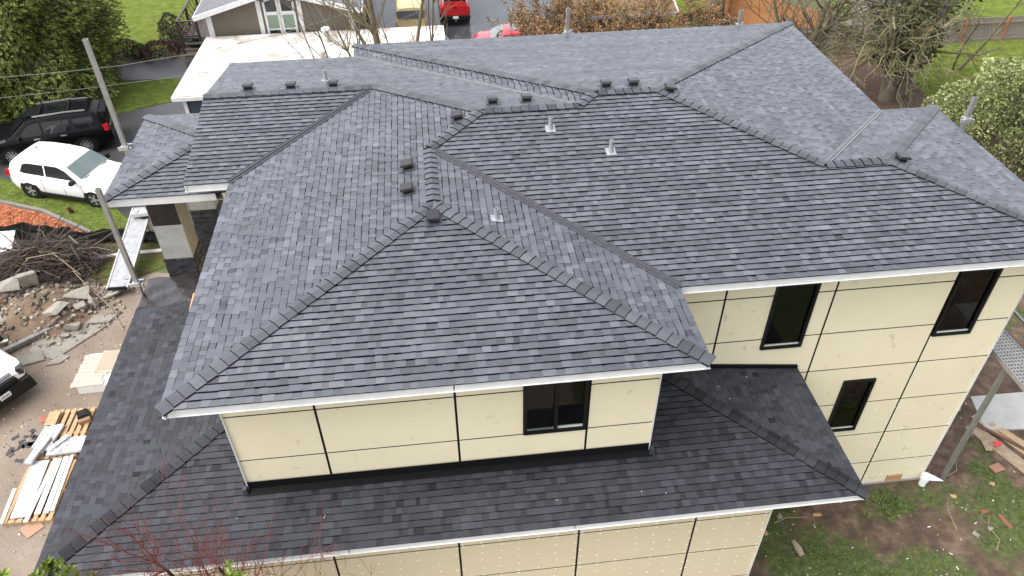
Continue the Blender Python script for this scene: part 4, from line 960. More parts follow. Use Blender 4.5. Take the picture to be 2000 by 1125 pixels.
# deck with pots beside the neighbour house
M_DECK = mat('dark_stained_deck', (.045, .030, .026), (.085, .060, .052), scale=3, rough=.5, aniso=(1, 8, 1))
dk = thing('deck', 'dark stained wooden deck with lattice rail beside the taupe house', 'deck', (-7.0, 34.2, 0))
for k in range(11):
    q = MB(); q.box((-.95+.15*k, .6, .98), (.135, 5.0, .04)); q.build('board', M_DECK, dk)
for x, y in ((-1.15, -1.9), (-1.15, .2), (-1.15, 2.6), (-.2, -1.9)):
    q = MB(); q.box((x, y, .95), (.12, .12, 1.9)); q.build('post', M_DECK, dk)
for a, b in (((-1.15, -1.9), (-1.15, 3.1)), ((-1.15, -1.9), (-.2, -1.9))):
    q = MB(); q.bar((*a, 1.88), (*b, 1.88), .12, .06); q.build('rail', M_DECK, dk); q = MB(); q.bar((*a, 1.1), (*b, 1.1), .08, .08); q.build('rail', M_DECK, dk)
q = MB()
for k in range(9):
    for s in (-1, 1): q.bar((-1.15, -1.8+.5*k, 1.15 if s > 0 else 1.83), (-1.15, -1.3+.5*k, 1.83 if s > 0 else 1.15), .015, .04)
for k in range(3):
    for s in (-1, 1): q.bar((-1.1+.3*k, -1.9, 1.15 if s > 0 else 1.83), (-.8+.3*k, -1.9, 1.83 if s > 0 else 1.15), .015, .04)
q.build('lattice', mat('lattice_brown', (.11, .065, .045)), dk)['kind'] = 'stuff'
for k in range(4):
    q = MB(); q.box((-.45, -2.15-.28*k, .8-.2*k), (1.0, .28, .05)); q.build('step', M_DECK, dk)
def pot(loc, r, h, m, label, leaf, seed, lm):
    t = thing('plant_pot', label, 'pot', loc); q = MB(); q.lathe([(r*.65, 0), (r, h*.9), (r*1.08, h), (r*.9, h), (r*.85, h*.8), (0, h*.8)], 14); q.build('pot', m, t, smooth=40)
    q = MB(); rg = random.Random(seed)
    for i in range(leaf):
        an = rg.uniform(0, 6.3); l = rg.uniform(.5, 1)*h*1.2; d = Vector((math.cos(an), math.sin(an), rg.uniform(.6, 2))).normalized(); p = Vector((0, 0, h*.8)); s_ = Vector((-math.sin(an), math.cos(an), 0))*r*.12
        q.face([p-s_, p+s_, p+d*l+s_*.3, p+d*l-s_*.3], rg.uniform(.6, 1.4))
    q.build('foliage', lm, t, attr=True)
M_LEAFG = mat('mid_green_leaf', (.055, .105, .025), attr='shade', rough=.5)
pot((-7.95, 33.6, 0), .36, .5, mat('teal_glaze', (.012, .055, .062), rough=.15), 'glossy teal plant pot at the foot of the deck', 60, 1, M_LEAFG)
pot((-7.75, 35.2, 1.0), .16, .26, mat('green_watering', (.10, .24, .18), rough=.4), 'small pale green pot standing on the deck', 12, 2, M_LEAFG)
pot((-8.0, 35.9, 1.0), .14, .22, mat('black_pot', (.02, .02, .02), rough=.4), 'small black pot on the deck by the rail', 14, 3, M_LEAFG)
# lilac grey outbuilding with a mossy roof
lh = thing('outbuilding', 'lilac grey outbuilding with moss covered roof beside the budding bush', 'shed', (14.6, 29.3, 0))
q = MB(); q.box((0, 3.0, 1.25), (4.4, 6.0, 2.5)); q.build('wall', mat('lilac_siding', (.26, .225, .22), (.31, .27, .265), scale=3, rough=.8), lh)
M_MOSS = mat('mossy_shingle', (.09, .075, .05), (.20, .125, .045), scale=3, rough=.95, bump=.9, bscale=25, detail=8)
q = MB()
A = [(-2.6, -.6, 2.45), (2.65, -.6, 2.45), (2.65, 3.2, 3.4), (-2.6, 3.2, 3.4)]; B = [(-2.6, 7.0, 2.45), (2.65, 7.0, 2.45)]
q.face(A); q.face([A[3], A[2], B[1], B[0]]); q.face([(x, y, z-.1) for x, y, z in A[::-1]]); rf = q.build('roof', M_MOSS, lh)
q = MB(); q.box((0, -.62, 2.38), (5.3, .04, .16)); q.build('fascia', mat('pale_blue_fascia', (.42, .46, .52)), rf)
q = MB(); q.bar((2.68, -.6, 2.42), (2.68, 3.2, 3.37), .06, .16); q.build('barge_board', M_WHITE, rf)
# grey roofed shed behind the ivy tree
sh = thing('garden_shed', 'small grey roofed shed behind the far fence', 'shed', (29.6, 31.4, 0))
q = MB(); q.box((0, 0, .8), (2.2, 1.8, 1.6)); q.build('wall', mat('shed_wall', (.22, .20, .18)), sh)
q = MB(); q.bar((0, -1.15, 1.65), (0, .0, 2.1), 2.5, .05); q.bar((0, .0, 2.1), (0, 1.15, 1.65), 2.5, .05); q.build('roof', M_NROOF, sh)
# fences
M_FNEW = mat('cedar_fence', (.30, .125, .045), (.42, .19, .075), scale=2.5, rough=.8, aniso=(4, 4, .6)); M_FOLD = mat('weathered_fence', (.17, .14, .115), (.30, .26, .22), scale=3, rough=.9, aniso=(5, 5, .5))
M_FPOST = mat('rusty_orange_post', (.26, .11, .045), (.36, .16, .07), scale=5, rough=.9)
def fence(name, label, pts, h, m, pm, wd=.14, post=2.4, zf=0):
    t = thing(name, label, 'fence', (pts[0][0], pts[0][1], zf)); o = Vector((*pts[0], 0)); me = box_mesh('picket', (wd-.012, .022, h), m); rg = random.Random(len(label))
    for a, b in zip(pts, pts[1:]):
        a, b = Vector((*a, 0))-o, Vector((*b, 0))-o; d = b-a; L = d.length; an = math.atan2(d.y, d.x); d.normalize(); n = Vector((-d.y, d.x, 0))
        for k in range(int(L/wd)): link_part('picket', me, t, a+d*(k+.5)*wd+Vector((0, 0, h/2+.03+rg.uniform(-.015, .015))), (0, rg.uniform(-.012, .012), an))
        for z in (.25, h-.25):
            q = MB(); q.bar(a-n*.04+Vector((0, 0, z)), b-n*.04+Vector((0, 0, z)), .045, .09); q.build('rail', m, t)
        for k in range(int(L/post)+1):
            q = MB(); q.box(a+d*min(L, k*post)-n*.07+Vector((0, 0, h/2+.02)), (.10, .10, h+.08), rz=an); q.build('post', pm, t)
fence('board_fence', 'bright cedar board fence running back beside the lawn', [(25.2, 29.6), (21.9, 33.6), (19.8, 46)], 1.75, M_FNEW, M_FNEW, .15)
fence('board_fence', 'weathered grey board fence with rusty posts behind the ivy tree', [(24.0, 29.0), (39.5, 29.0)], 1.40, M_FOLD, M_FPOST, .14, 2.35, -.22)

# ================================================================ VEGETATION
M_BARK = mat('grey_bark', (.085, .070, .055), (.17, .145, .115), scale=6, rough=.9, bump=.7, bscale=14, aniso=(1, 1, .35))
M_BARKM = mat('mossy_bark', (.10, .085, .045), (.19, .155, .10), scale=4, rough=.9, bump=.6, bscale=12)
M_TWIG = mat('tan_twig', (.20, .16, .10), attr='shade', rough=.85)
M_REDTW = mat('dark_red_twig', (.15, .035, .028), attr='shade', rough=.6)
def branch(mb, rg, p, d, L, r, depth, spread=.6, kids=3, sides=5, curl=.25, up_=.1, tips=None, rmin=.003, shade=1.0, ratio=.62):
    n = 4 if depth > 0 else 3; pts = [Vector(p)]; rad = [r]; dd = Vector(d).normalized()
    for i in range(n):
        dd = (dd+Vector((rg.uniform(-1, 1), rg.uniform(-1, 1), rg.uniform(-1, 1)))*curl+Vector((0, 0, up_))).normalized()
        pts.append(pts[-1]+dd*L/n); rad.append(max(rmin, r*(1-.45*(i+1)/n)))
    mb.tube(pts, rad, sides if depth > 1 else (4 if depth else 3), a=shade*rg.uniform(.75, 1.25), cap=depth < 1)
    if tips is not None and depth <= 1: tips.extend(pts[1:])
    if depth <= 0: return
    for k in range(kids):
        i = rg.randint(1, n); q = pts[i]; t = (pts[i]-pts[i-1]).normalized(); s = t.orthogonal().normalized(); s = Matrix.Rotation(rg.uniform(0, 6.3), 3, t) @ s
        branch(mb, rg, q, t*(1-spread)+s*spread*rg.uniform(.7, 1.2), L*ratio*rg.uniform(.7, 1.2), max(rmin, rad[i]*.62), depth-1, spread, kids, sides, curl, up_, tips, rmin, shade, ratio)
def leafquad(mb, p, d, s, rg, a, wr=.45):
    d = d.normalized(); q = d.cross(Vector((rg.uniform(-1, 1), rg.uniform(-1, 1), rg.uniform(-1, 1))))
    if q.length < 1e-3: return
    q.normalize(); q *= s*wr
    mb.face([p, p+d*s*.5+q, p+d*s, p+d*s*.5-q], a)
# evergreen screen of drooping scale-leaf sprays
M_CEDAR = mat('cedar_spray', (.125, .155, .024), attr='shade', rough=.75)
def cedar(loc, rx, ry, h, n, label, seed, grp):
    t = thing('evergreen_tree', label, 'tree', loc, 0, grp); rg = random.Random(seed)
    q = MB(); q.tube([(0, 0, 0), (.1, 0, h*.5), (0, 0, h*.95)], [.28, .18, .03], 8); q.build('trunk', M_BARK, t)
    c = MB(); g_ = Vector((0, 0, -1))
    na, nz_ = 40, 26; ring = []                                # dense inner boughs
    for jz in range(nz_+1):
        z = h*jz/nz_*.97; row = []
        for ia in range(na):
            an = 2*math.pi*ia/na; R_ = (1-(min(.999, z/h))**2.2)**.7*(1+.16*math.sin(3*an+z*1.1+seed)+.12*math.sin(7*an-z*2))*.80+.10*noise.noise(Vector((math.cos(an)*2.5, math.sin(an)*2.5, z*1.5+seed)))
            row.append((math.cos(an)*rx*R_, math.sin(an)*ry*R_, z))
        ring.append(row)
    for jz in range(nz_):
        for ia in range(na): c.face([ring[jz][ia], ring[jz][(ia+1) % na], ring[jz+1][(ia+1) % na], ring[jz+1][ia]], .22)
    for i in range(n):
        z = h*(rg.random()**.9); an = rg.uniform(0, 2*math.pi)
        R_ = (1-(z/h)**2.2)**.7*(1+.16*math.sin(3*an+z*1.1+seed)+.12*math.sin(7*an-z*2))*rg.choice((1, .96, .9, .8))
        if z < .6: R_ *= .86+.2*z
        o = Vector((math.cos(an), math.sin(an), 0)); p = Vector((o.x*rx*R_, o.y*ry*R_, z))
        clump = .5+.5*noise.noise(Vector((p.x*1.3+seed, p.y*1.3, p.z*1.1)))
        p += o*(clump-.5)*.7
        d0 = (o*.9+Vector((rg.uniform(-.5, .5), rg.uniform(-.5, .5), rg.uniform(-.7, .5)))).normalized(); L = rg.uniform(.13, .33)
        sh_ = (.25+1.25*clump)*rg.uniform(.7, 1.25)*(1.25 if rg.random() < .2 else 1)
        for k in range(4):
            f = k/4; pp = p+d0*L*f; s = 1 if k % 2 else -1; sd = d0.cross(g_)
            if sd.length < .01: continue
            leafquad(c, pp, d0*.8+sd.normalized()*s*.55+g_*.35, L*.62, rg, sh_, .15)
        leafquad(c, p+d0*L*.6, d0+g_*.4, L*.7, rg, sh_*1.2, .16)
    c.build('crown', M_CEDAR, t, attr=True)
cedar((-14.0, 28.9, 0), 3.5, 4.2, 9.5, 24000, 'broad dark evergreen reaching the picture top beside the grass verge', 3, 'evergreen screen')
cedar((-18.0, 27.2, 0), 3.4, 3.6, 9.0, 7000, 'evergreen at the picture edge behind the black car bonnet', 4, 'evergreen screen')
# shrubs
def shrub(name, label, loc, rad, h, n, m, seed, leaf=.08, twigs=None, tm=None, cat='shrub', group=None, up_=.3, base=0.0, wr=.45, nst=9):
    t = thing(name, label, cat, loc, 0, group); rg = random.Random(seed); s = MB(); tips = []
    for k in range(nst):
        an = rg.uniform(0, 6.3); d = Vector((math.cos(an)*.7, math.sin(an)*.7, 1)); branch(s, rg, (rg.uniform(-.1, .1)*rad, rg.uniform(-.1, .1)*rad, 0), d, h*.6, .02*h+.006, 2, .5, 3, 4, .2, .1, None)
    s.build('stems', tm or M_BARK, t, attr=True)
    c = MB()
    for i in range(n):
        u = rg.uniform(-.1, 1); an = rg.uniform(0, 6.3); rr = math.sqrt(max(0, 1-(max(0, u)**2)))*(.55+.45*rg.random()**.4)
        p = Vector((math.cos(an)*rad*rr, math.sin(an)*rad*rr, base+max(.03, (h-base)*(.12+.86*max(0, u)))))
        cl = .5+.5*noise.noise(p*((2.2 if rad < 3 else 4.2)/max(.4, rad))+Vector((seed, 0, 0))); p += p.normalized()*(cl-.5)*rad*(.25 if rad < 3 else .55) if p.length > .01 else Vector()
        d = Vector((p.x, p.y, p.z*.5+up_*rad))+Vector((rg.uniform(-1, 1), rg.uniform(-1, 1), rg.uniform(-1, 1)))*rad*.6
        leafquad(c, p, d, leaf*rg.uniform(.6, 1.3), rg, (.35+1.1*cl)*rg.uniform(.7, 1.3), wr)
    c.build('crown', m, t, attr=True); return t
M_BARB = mat('barberry', (.085, .038, .034), attr='shade', rough=.8)
shrub('barberry_bush', 'dark purple brown bush by the drive, next to the evergreen', (-11.4, 32.9, 0), .95, .75, 1500, M_BARB, 1, .09, group='purple bushes along the drive')
shrub('barberry_bush', 'dark purple brown bush by the drive, nearer the deck', (-9.55, 32.7, 0), 1.0, .7, 1500, M_BARB, 2, .09, group='purple bushes along the drive')
shrub('low_bush', 'yellow green low bush between the two purple bushes', (-10.55, 32.8, 0), .5, .6, 700, mat('lime_leaf', (.11, .15, .03), attr='shade'), 3, .09)
shrub('deck_bush', 'tall olive green bush growing in front of the deck', (-9.2, 34.6, 0), .75, 1.5, 1200, mat('olive_leaf', (.11, .115, .05), attr='shade'), 5, .10)
shrub('deck_bush', 'small rounded bush by the teal pot', (-8.75, 33.6, 0), .55, .9, 900, mat('khaki_leaf', (.085, .085, .04), attr='shade'), 6, .08)
shrub('barberry_bush', 'wide dark red bush on the lawn behind the ridge', (20.2, 32.2, 0), 1.7, .9, 1700, mat('red_brown_leaf', (.07, .030, .022), attr='shade'), 7, .12)
# variegated holly at the right
M_HOLLY = mat('variegated_leaf', (.21, .235, .09), attr='shade', rough=.45)
shrub('holly_bush', 'large pale green variegated holly at the right picture edge', (28.7, 16.6, -.4), 4.1, 4.3, 34000, M_HOLLY, 8, .12, up_=.2, nst=12, wr=.5)
shrub('holly_bush', 'low variegated holly behind, near the grey fence', (33.6, 20.8, -.1), 3.0, 2.6, 13000, M_HOLLY, 9, .13, up_=.2, nst=10, wr=.5)
# budding brown bush behind the ridge
M_BUD = mat('brown_catkin', (.22, .125, .055), attr='shade', rough=.8)
def budding(loc, h, sp, seed, label, nst, nb):
    t = thing('budding_bush', label, 'shrub', loc, 0, 'budding brown bushes'); rg = random.Random(seed); s = MB(); tips = []
    for k in range(nst):
        an = rg.uniform(0, 6.3); branch(s, rg, (math.cos(an)*sp*.25, math.sin(an)*sp*.25, 0), (math.cos(an)*.8, math.sin(an)*.8, 1.1), h*.5, .035, 3, .5, 3, 5, .2, .12, tips, .006, .8, .6)
    s.build('stems', M_TWIG, t, attr=True); c = MB()
    for i in range(nb):
        p = Vector(rg.choice(tips))+Vector((rg.uniform(-.08, .08), rg.uniform(-.08, .08), rg.uniform(-.08, .08)))
        leafquad(c, p, Vector((rg.uniform(-1, 1), rg.uniform(-1, 1), rg.uniform(-.2, 1.4))), rg.uniform(.05, .12), rg, rg.uniform(.3, 1.6), .34)
    c.build('buds', M_BUD, t, attr=True)
budding((11.6, 26.6, 0), 5.0, 3.4, 21, 'tan budding bush covering the red coupe tail', 24, 22000)
budding((15.5, 26.2, 0), 4.7, 3.0, 22, 'brown budding bush in front of the lilac outbuilding', 22, 18000)
budding((10.2, 29.2, 0), 3.6, 2.2, 23, 'sparse budding bush at the edge of the wet court', 14, 6000)
# bare trees behind the left wing
def bare(loc, stems, label, seed, m=M_TWIG, grp=None, depth=3, kids=3, shade=1.0, spread=.42, name='bare_tree', sub=.32, tw=.005):
    t = thing(name, label, 'tree', loc, 0, grp); rg = random.Random(seed)
    tr_ = MB(); cr_ = MB()
    for (p, d, L, r) in stems:
        n = 6; pts = [Vector(p)]; rad = [r]; dd = Vector(d).normalized()
        for i in range(n):
            dd = (dd+Vector((rg.uniform(-1, 1), rg.uniform(-1, 1), rg.uniform(-.3, 1)))*.10).normalized(); pts.append(pts[-1]+dd*L/n); rad.append(r*(1-.6*(i+1)/n))
        tr_.tube(pts, rad, 8)
        for k in range(kids*4):
            i = rg.randint(2 if sub > .25 else 3, n); q = pts[i]; tdir = (pts[i]-pts[i-1]).normalized(); s = Matrix.Rotation(rg.uniform(0, 6.3), 3, tdir) @ tdir.orthogonal().normalized()
            branch(cr_, rg, q, tdir*(1-spread)+s*spread, L*sub*rg.uniform(.6, 1.3), rad[i]*.5, depth-1, spread, kids, 5, .16, .08, None, tw, shade, .6)
    tr_.build('trunk', M_BARKM if m is M_TWIG else m, t, smooth=60); cr_.build('crown', m, t, attr=True); return t
bare((3.3, 19.4, 0), [((0, 0, 0), (0, .02, 1), 9.0, .17), ((.18, .1, 0), (.05, 0, 1), 8.5, .10), ((-.25, 0, 0), (-.1, .02, 1), 8.0, .06)], 'thick mossy trunk of a bare tree in front of the yellow van', 31, depth=2)
bare((1.75, 19.0, 0), [((0, 0, 0), (-.10, 0, 1), 7.2, .055), ((.1, 0, 0), (.06, .0, 1), 7.4, .05), ((-.1, .1, 0), (-.22, .05, 1), 6.8, .04), ((.15, .1, 0), (.0, .05, 1), 7.0, .045)], 'slender many stemmed bare tree standing before the white carport roof', 32, depth=2, shade=.75)
bare((4.6, 19.6, 0), [((0, 0, 0), (.02, 0, 1), 8.0, .065), ((.15, 0, 0), (.14, 0, 1), 7.6, .05)], 'slim forked bare tree just right of the thick mossy trunk', 33, depth=2, shade=.8)
# ivy clad tree at the right
iv = thing('ivy_tree', 'large twin trunked tree wrapped in dark ivy with mossy bare branches', 'tree', (26.1, 22.9, -.05)); rg = random.Random(44); q = MB(); tw = MB(); lf = MB()
stems = [([(-.05, 0, 0), (-.15, 0, 1.2), (-.55, .1, 2.6), (-.9, .2, 4.4), (-1.1, .3, 7.5)], [.40, .30, .26, .22, .15]), ([(.45, 0, 0), (.75, .05, 1.2), (1.05, .1, 2.4), (1.3, .1, 3.9), (1.6, .2, 7.0)], [.3, .22, .2, .17, .1])]
for pts, rad in stems: q.tube(pts, rad, 10)
q.build('trunk', M_BARK, iv, smooth=60)
for pts, rad in stems:
    for i in range(1500):
        f = rg.uniform(1.2, len(pts)-1.01); k = int(f); p = Vector(pts[k]).lerp(Vector(pts[k+1]), f-k); r = rad[k]+rg.uniform(0, .42)*(.3+.7*min(1, f/2)); an = rg.uniform(0, 6.3); o = Vector((math.cos(an), math.sin(an), rg.uniform(-.4, .4)))
        cl = .5+.5*noise.noise(p*1.2+o)
        if cl < .44: continue
        leafquad(lf, p+o*r, o+Vector((rg.uniform(-.7, .7), rg.uniform(-.7, .7), rg.uniform(-.9, .3))), rg.uniform(.10, .19), rg, rg.uniform(.35, 1.3)*(.5+cl), .6)
for i in range(1100):
    an = rg.uniform(0, 6.3); z = rg.uniform(2.2, 6.0); rr = rg.uniform(.2, 2.6)*(z/5); p = Vector((-.1+math.cos(an)*rr, .1+math.sin(an)*rr, z)); leafquad(lf, p, Vector((rg.uniform(-1, 1), rg.uniform(-1, 1), rg.uniform(-1, .3))), rg.uniform(.10, .18), rg, rg.uniform(.3, 1.2), .6)
lf.build('ivy', mat('ivy_leaf', (.050, .066, .022), attr='shade', rough=.5), iv, attr=True)
for k in range(80):
    pts, rad = stems[k % 2]; i = rg.randint(2, 4); an = rg.uniform(0, 6.3) if k > 10 else rg.uniform(2.4, 4.2)
    branch(tw, rg, pts[i], (math.cos(an), math.sin(an)*.8, rg.uniform(-.15, .6)), rg.uniform(1.6, 3.0), .07, 3, .5, 3, 5, .24, .0, None, .007, rg.choice((.8, 1.1, 1.5)), .62)
tw.build('crown', mat('lichen_twig', (.13, .115, .06), attr='shade', rough=.9), iv, attr=True)
# second mossy tree left of it (dense tangle above the hip corner) and a fallen limb
bare((21.8, 24.2, -.3), [((0, 0, 0), (.05, 0, 1), 6.5, .22), ((.2, 0, 0), (.25, .05, 1), 6.0, .14), ((-.1, 0, 0), (-.28, .05, 1), 5.6, .12)], 'mossy tangled tree leaning over the far hip corner', 46, depth=3, kids=4, shade=.55, spread=.6)
bare((31.0, 25.5, -.3), [((0, 0, 0), (.5, -.1, .8), 4.0, .10), ((0, .1, 0), (-.3, -.2, 1), 3.6, .07)], 'low crooked bare tree in front of the grey fence', 47, depth=3, kids=2, shade=.9, spread=.6)
t = thing('stump_tree', 'thick bare trunk on the lawn behind the dark red bush', 'tree', (20.9, 33.2, 0)); q = MB(); q.tube([(0, 0, 0), (.0, 0, 1.4), (.05, 0, 4.0)], [.62, .50, .45], 12); q.build('trunk', M_BARKM, t, smooth=60)
# red twigged tree in front of the lower eave
bare((1.0, -1.6, -.02), [((0, 0, 0), (-.13, .0, 1), 6.3, .06), ((.1, .05, 0), (.06, .05, 1), 4.3, .035), ((-.05, .1, 0), (-.05, .10, 1), 5.6, .04), ((-.1, .05, 0), (-.2, .06, 1), 5.6, .035)], 'bare red twigged tree leaning over the lower roof', 61, m=M_REDTW, depth=3, kids=4, shade=1.0, spread=.45, name='red_twig_tree', sub=.20, tw=.0032)
bare((2.75, -1.6, -.02), [((0, 0, 0), (-.02, .02, 1), 3.9, .03), ((.1, 0, 0), (-.10, .04, 1), 3.8, .026)], 'smaller bare red twigged tree along the front wall', 62, m=M_REDTW, depth=2, kids=3, spread=.45, name='red_twig_tree', sub=.18, tw=.0032)
def whorl_tree(loc, h, r0, n, seed, label):
    t = thing('evergreen_shrub', label, 'shrub', loc, 0, 'bright evergreen shrubs in the near corner'); rg = random.Random(seed); s = MB(); c = MB(); s.tube([(0, 0, 0), (.05, 0, h*.5), (0, 0, h*.9)], [.09, .06, .02], 7)
    for i in range(n):
        an = rg.uniform(0, 6.3); z = h*rg.uniform(.45, 1); rr = r0*math.sqrt(max(.02, 1-((z/h-.45)/.56)**2))*rg.uniform(.4, 1); p = Vector((math.cos(an)*rr, math.sin(an)*rr, z)); a = rg.uniform(.6, 1.35)
        s.tube([(0, 0, z-.35), p*.6+Vector((0, 0, z*.4-.08)), p], [.018, .012, .008], 4)
        for k in range(16):
            b_ = rg.uniform(0, 6.3); d = Vector((math.cos(b_)*.75, math.sin(b_)*.75, rg.uniform(.1, 1.2))); leafquad(c, p, d, rg.uniform(.09, .17), rg, a*rg.uniform(.8, 1.25), .16)
    s.build('stems', M_BARK, t); c.build('crown', mat('bright_whorl_leaf', (.16, .22, .03), attr='shade', rough=.4), t, attr=True)
whorl_tree((-1.25, -2.15, 0), 6.85, .62, 90, 71, 'bright yellow green evergreen shrub top at the lower left')
whorl_tree((-2.05, -2.1, 0), 6.75, .5, 60, 72, 'bright evergreen shrub top in the bottom left corner')
whorl_tree((1.15, -2.2, 0), 6.55, .25, 22, 73, 'thin yellow green shoot before the lower eave')

# ================================================================ SITE CLUTTER
def pole(name, label, x, y, z0, z1, brackets=(), grp='aluminium scaffold poles', w_=.10):
    t = thing(name, label, 'scaffold pole', (x, y, z0), 0, grp)
    q = MB(); h = z1-z0
    for sx in (-1, 1): q.box((sx*w_*.42, 0, h/2), (w_*.16, w_, h))
    for sy in (-1, 1): q.box((0, sy*w_*.42, h/2), (w_*.68, w_*.16, h))
    q.build('pole', M_ALU, t); q = MB(); q.box((0, 0, h-.006), (w_*.66, w_*.66, .02)); q.build('rubber_face', mat('rubber_strip', (.03, .03, .03)), t)
    for z in brackets:
        q = MB(); q.box((0, 0, z-z0), (w_+.08, w_+.08, .10)); q.box((w_*.9, .05, z-z0+.04), (.16, .05, .05)); q.box((-.12, -.05, z-z0-.02), (.10, .04, .09)); q.box((.14, -.06, z-z0-.05), (.05, .05, .14)); q.build('bracket', M_CHROME, t)
    return t
pole('scaffold_pole', 'tall aluminium scaffold pole rising above the porch roof', -3.16, 9.62, 0, 9.82, (7.02,))
pole('scaffold_pole', 'aluminium scaffold pole standing at the porch roof corner over the low roof', -2.92, 6.93, 4.40, 7.48, (4.75,))
pole('scaffold_pole', 'grey scaffold pole under the perforated plank beside the tall wall', 17.40, 2.54, -.5, 4.10, ())
pole('scaffold_pole', 'pale scaffold pole poking above the right roof edge by the holly', 17.56, 7.1, -.5, 8.30, (7.72,))
pole('scaffold_pole', 'scaffold pole poking above the rear eave in front of the budding bush', 8.93, 14.3, 0, 8.25, (7.5,))
pole('scaffold_pole', 'scaffold pole poking above the rear eave near the cedar fence', 14.40, 14.3, -.4, 7.93, (7.45,))
# perforated plank beyond the tall wall
pk = thing('scaffold_plank', 'perforated aluminium scaffold plank hung beside the right wall corner', 'scaffold plank', (17.30, 0.9, 4.20))
q = MB(); W_, L_ = .62, 5.6
for i in range(9): q.box((-W_/2+W_*i/8, L_/2, 0), (.034, L_, .012))
for j in range(56): q.box((0, L_*(j+.5)/56, .0015), (W_, .045, .010))
q.build('deck_grid', M_ALU, pk)
for s in (-1, 1):
    q = MB(); q.box((s*(W_/2+.012), L_/2, -.045), (.02, L_, .12)); q.build('side_rail', M_ALU, pk)
q = MB(); q.box((.36, L_/2+.5, .55), (.05, 3.0, .05)); q.bar((.36, 1.3, 0), (.36, 1.3, .55), .04, .04); q.bar((.36, 4.2, 0), (.36, 4.2, .55), .04, .04); q.build('guard_rail', M_ALU, pk)
q = MB(); q.box((-.05, 3.05, .012), (.26, .42, .014), rz=.3); q.box((.10, 3.2, .02), (.2, .3, .012), rz=-.4)
tag(q.build('rag', mat('red_rag', (.55, .03, .05), (.7, .10, .11), scale=12)), 'red rag lying on the perforated plank behind the window glass', 'rag'); bpy.data.objects['rag'].location = (17.30, .9, 4.20)
# solid plank at the left
pk = thing('scaffold_plank', 'silver scaffold plank sloping beside the porch column', 'scaffold plank', (-6.15, 14.35, .0))
q = MB(); P0, P1 = Vector((-.15, -1.9, .32)), Vector((-.05, 1.9, 1.0)); q.bar(P0, P1, .62, .03); q.build('deck', mat('worn_plank', (.20, .21, .22), (.36, .37, .38), scale=6, rough=.5, metal=.3, bump=.2), pk)
for s in (-1, 1):
    q = MB(); q.bar(P0+Vector((s*.33, 0, -.02)), P1+Vector((s*.33, 0, -.02)), .05, .11); q.build('side_rail', M_ALU, pk)
q = MB(); q.bar(P0+Vector((-.3, 0, .0)), P0+Vector((.3, 0, .0)), .06, .1); q.bar(P0+Vector((-.31, .36, .03)), P0+Vector((.31, .36, .09)), .03, .012); q.build('end_cap', M_PLASTIC, pk)
for y in (-1.4, 1.5):
    q = MB(); z_ = .32+(y+1.9)/3.8*.68-.05
    for s in (-1, 1): q.bar((s*.25-.1, y-.25*s, 0), (s*.2-.1, y, z_), .05, .05)
    q.build('trestle', M_WOODN, pk)
pj = thing('pump_jack', 'white aluminium pump jack arm lying across the sloping plank', 'jack', (-5.95, 15.75, .98), .06)
q = MB(); q.box((0, 0, .10), (1.0, .22, .14)); q.box((-.3, 0, .2), (.14, .16, .06)); q.build('arm', mat('white_alu', (.5, .5, .485), rough=.4), pj)
q = MB(); q.box((.1, -.02, -.01), (.55, .24, .08)); q.build('roller', M_PLASTIC, pj)
q = MB(); q.box((.35, .05, .25), (.1, .1, .2)); q.build('crank', M_CHROME, pj)
o = MB(); o.box((0, 0, .06), (2.45, .16, .05), rz=.05); o = o.build('trim_board', M_WHITE); o.location = (-6.6, 14.75, 0); tag(o, 'long white trim board lying on the grass under the plank', 'board')
o = MB(); o.box((0, 0, .04), (1.0, .3, .04), rz=.02); o = o.build('plywood_offcut', M_WOODN); o.location = (-4.6, 14.2, 0); tag(o, 'tan plywood offcut beside the porch column foot', 'board')
# silt fence
sf = thing('silt_fence', 'sagging black fabric silt fence along the mulch bed', 'fence', (-8.9, 15.9, 0)); q = MB(); rg = random.Random(3)
line = [(-6.5, .75), (-3.5, .55), (-1.2, .30), (.0, .05), (.35, -.25), (2.0, -.45), (3.6, -.6), (5.2, -.5)]
pts = []
for (a, b) in zip(line, line[1:]):
    for k in range(6): f = k/6; pts.append((a[0]+(b[0]-a[0])*f+rg.uniform(-.03, .03), a[1]+(b[1]-a[1])*f+rg.uniform(-.05, .05)))
for i in range(len(pts)-1):
    for j in range(3):
        def z_(i_, j_): return (.58+.10*math.sin(i_*.7)+.06*math.sin(i_*1.9))*j_/3
        def of(i_, j_): return .10*math.sin(i_*1.3+j_*2)*(1-j_/3)
        q.face([(pts[i][0], pts[i][1]-of(i, j), z_(i, j)), (pts[i+1][0], pts[i+1][1]-of(i+1, j), z_(i+1, j)), (pts[i+1][0], pts[i+1][1]-of(i+1, j+1), z_(i+1, j+1)), (pts[i][0], pts[i][1]-of(i, j+1), z_(i, j+1))])
q.build('fabric', mat('black_fabric', (.010, .010, .011), (.022, .022, .024), scale=5, rough=.5, bump=.3), sf, smooth=70)
for x, y in line[1::2]:
    q = MB(); q.box((x, y+.03, .36), (.035, .035, .72)); q.build('stake', M_WOODN, sf)
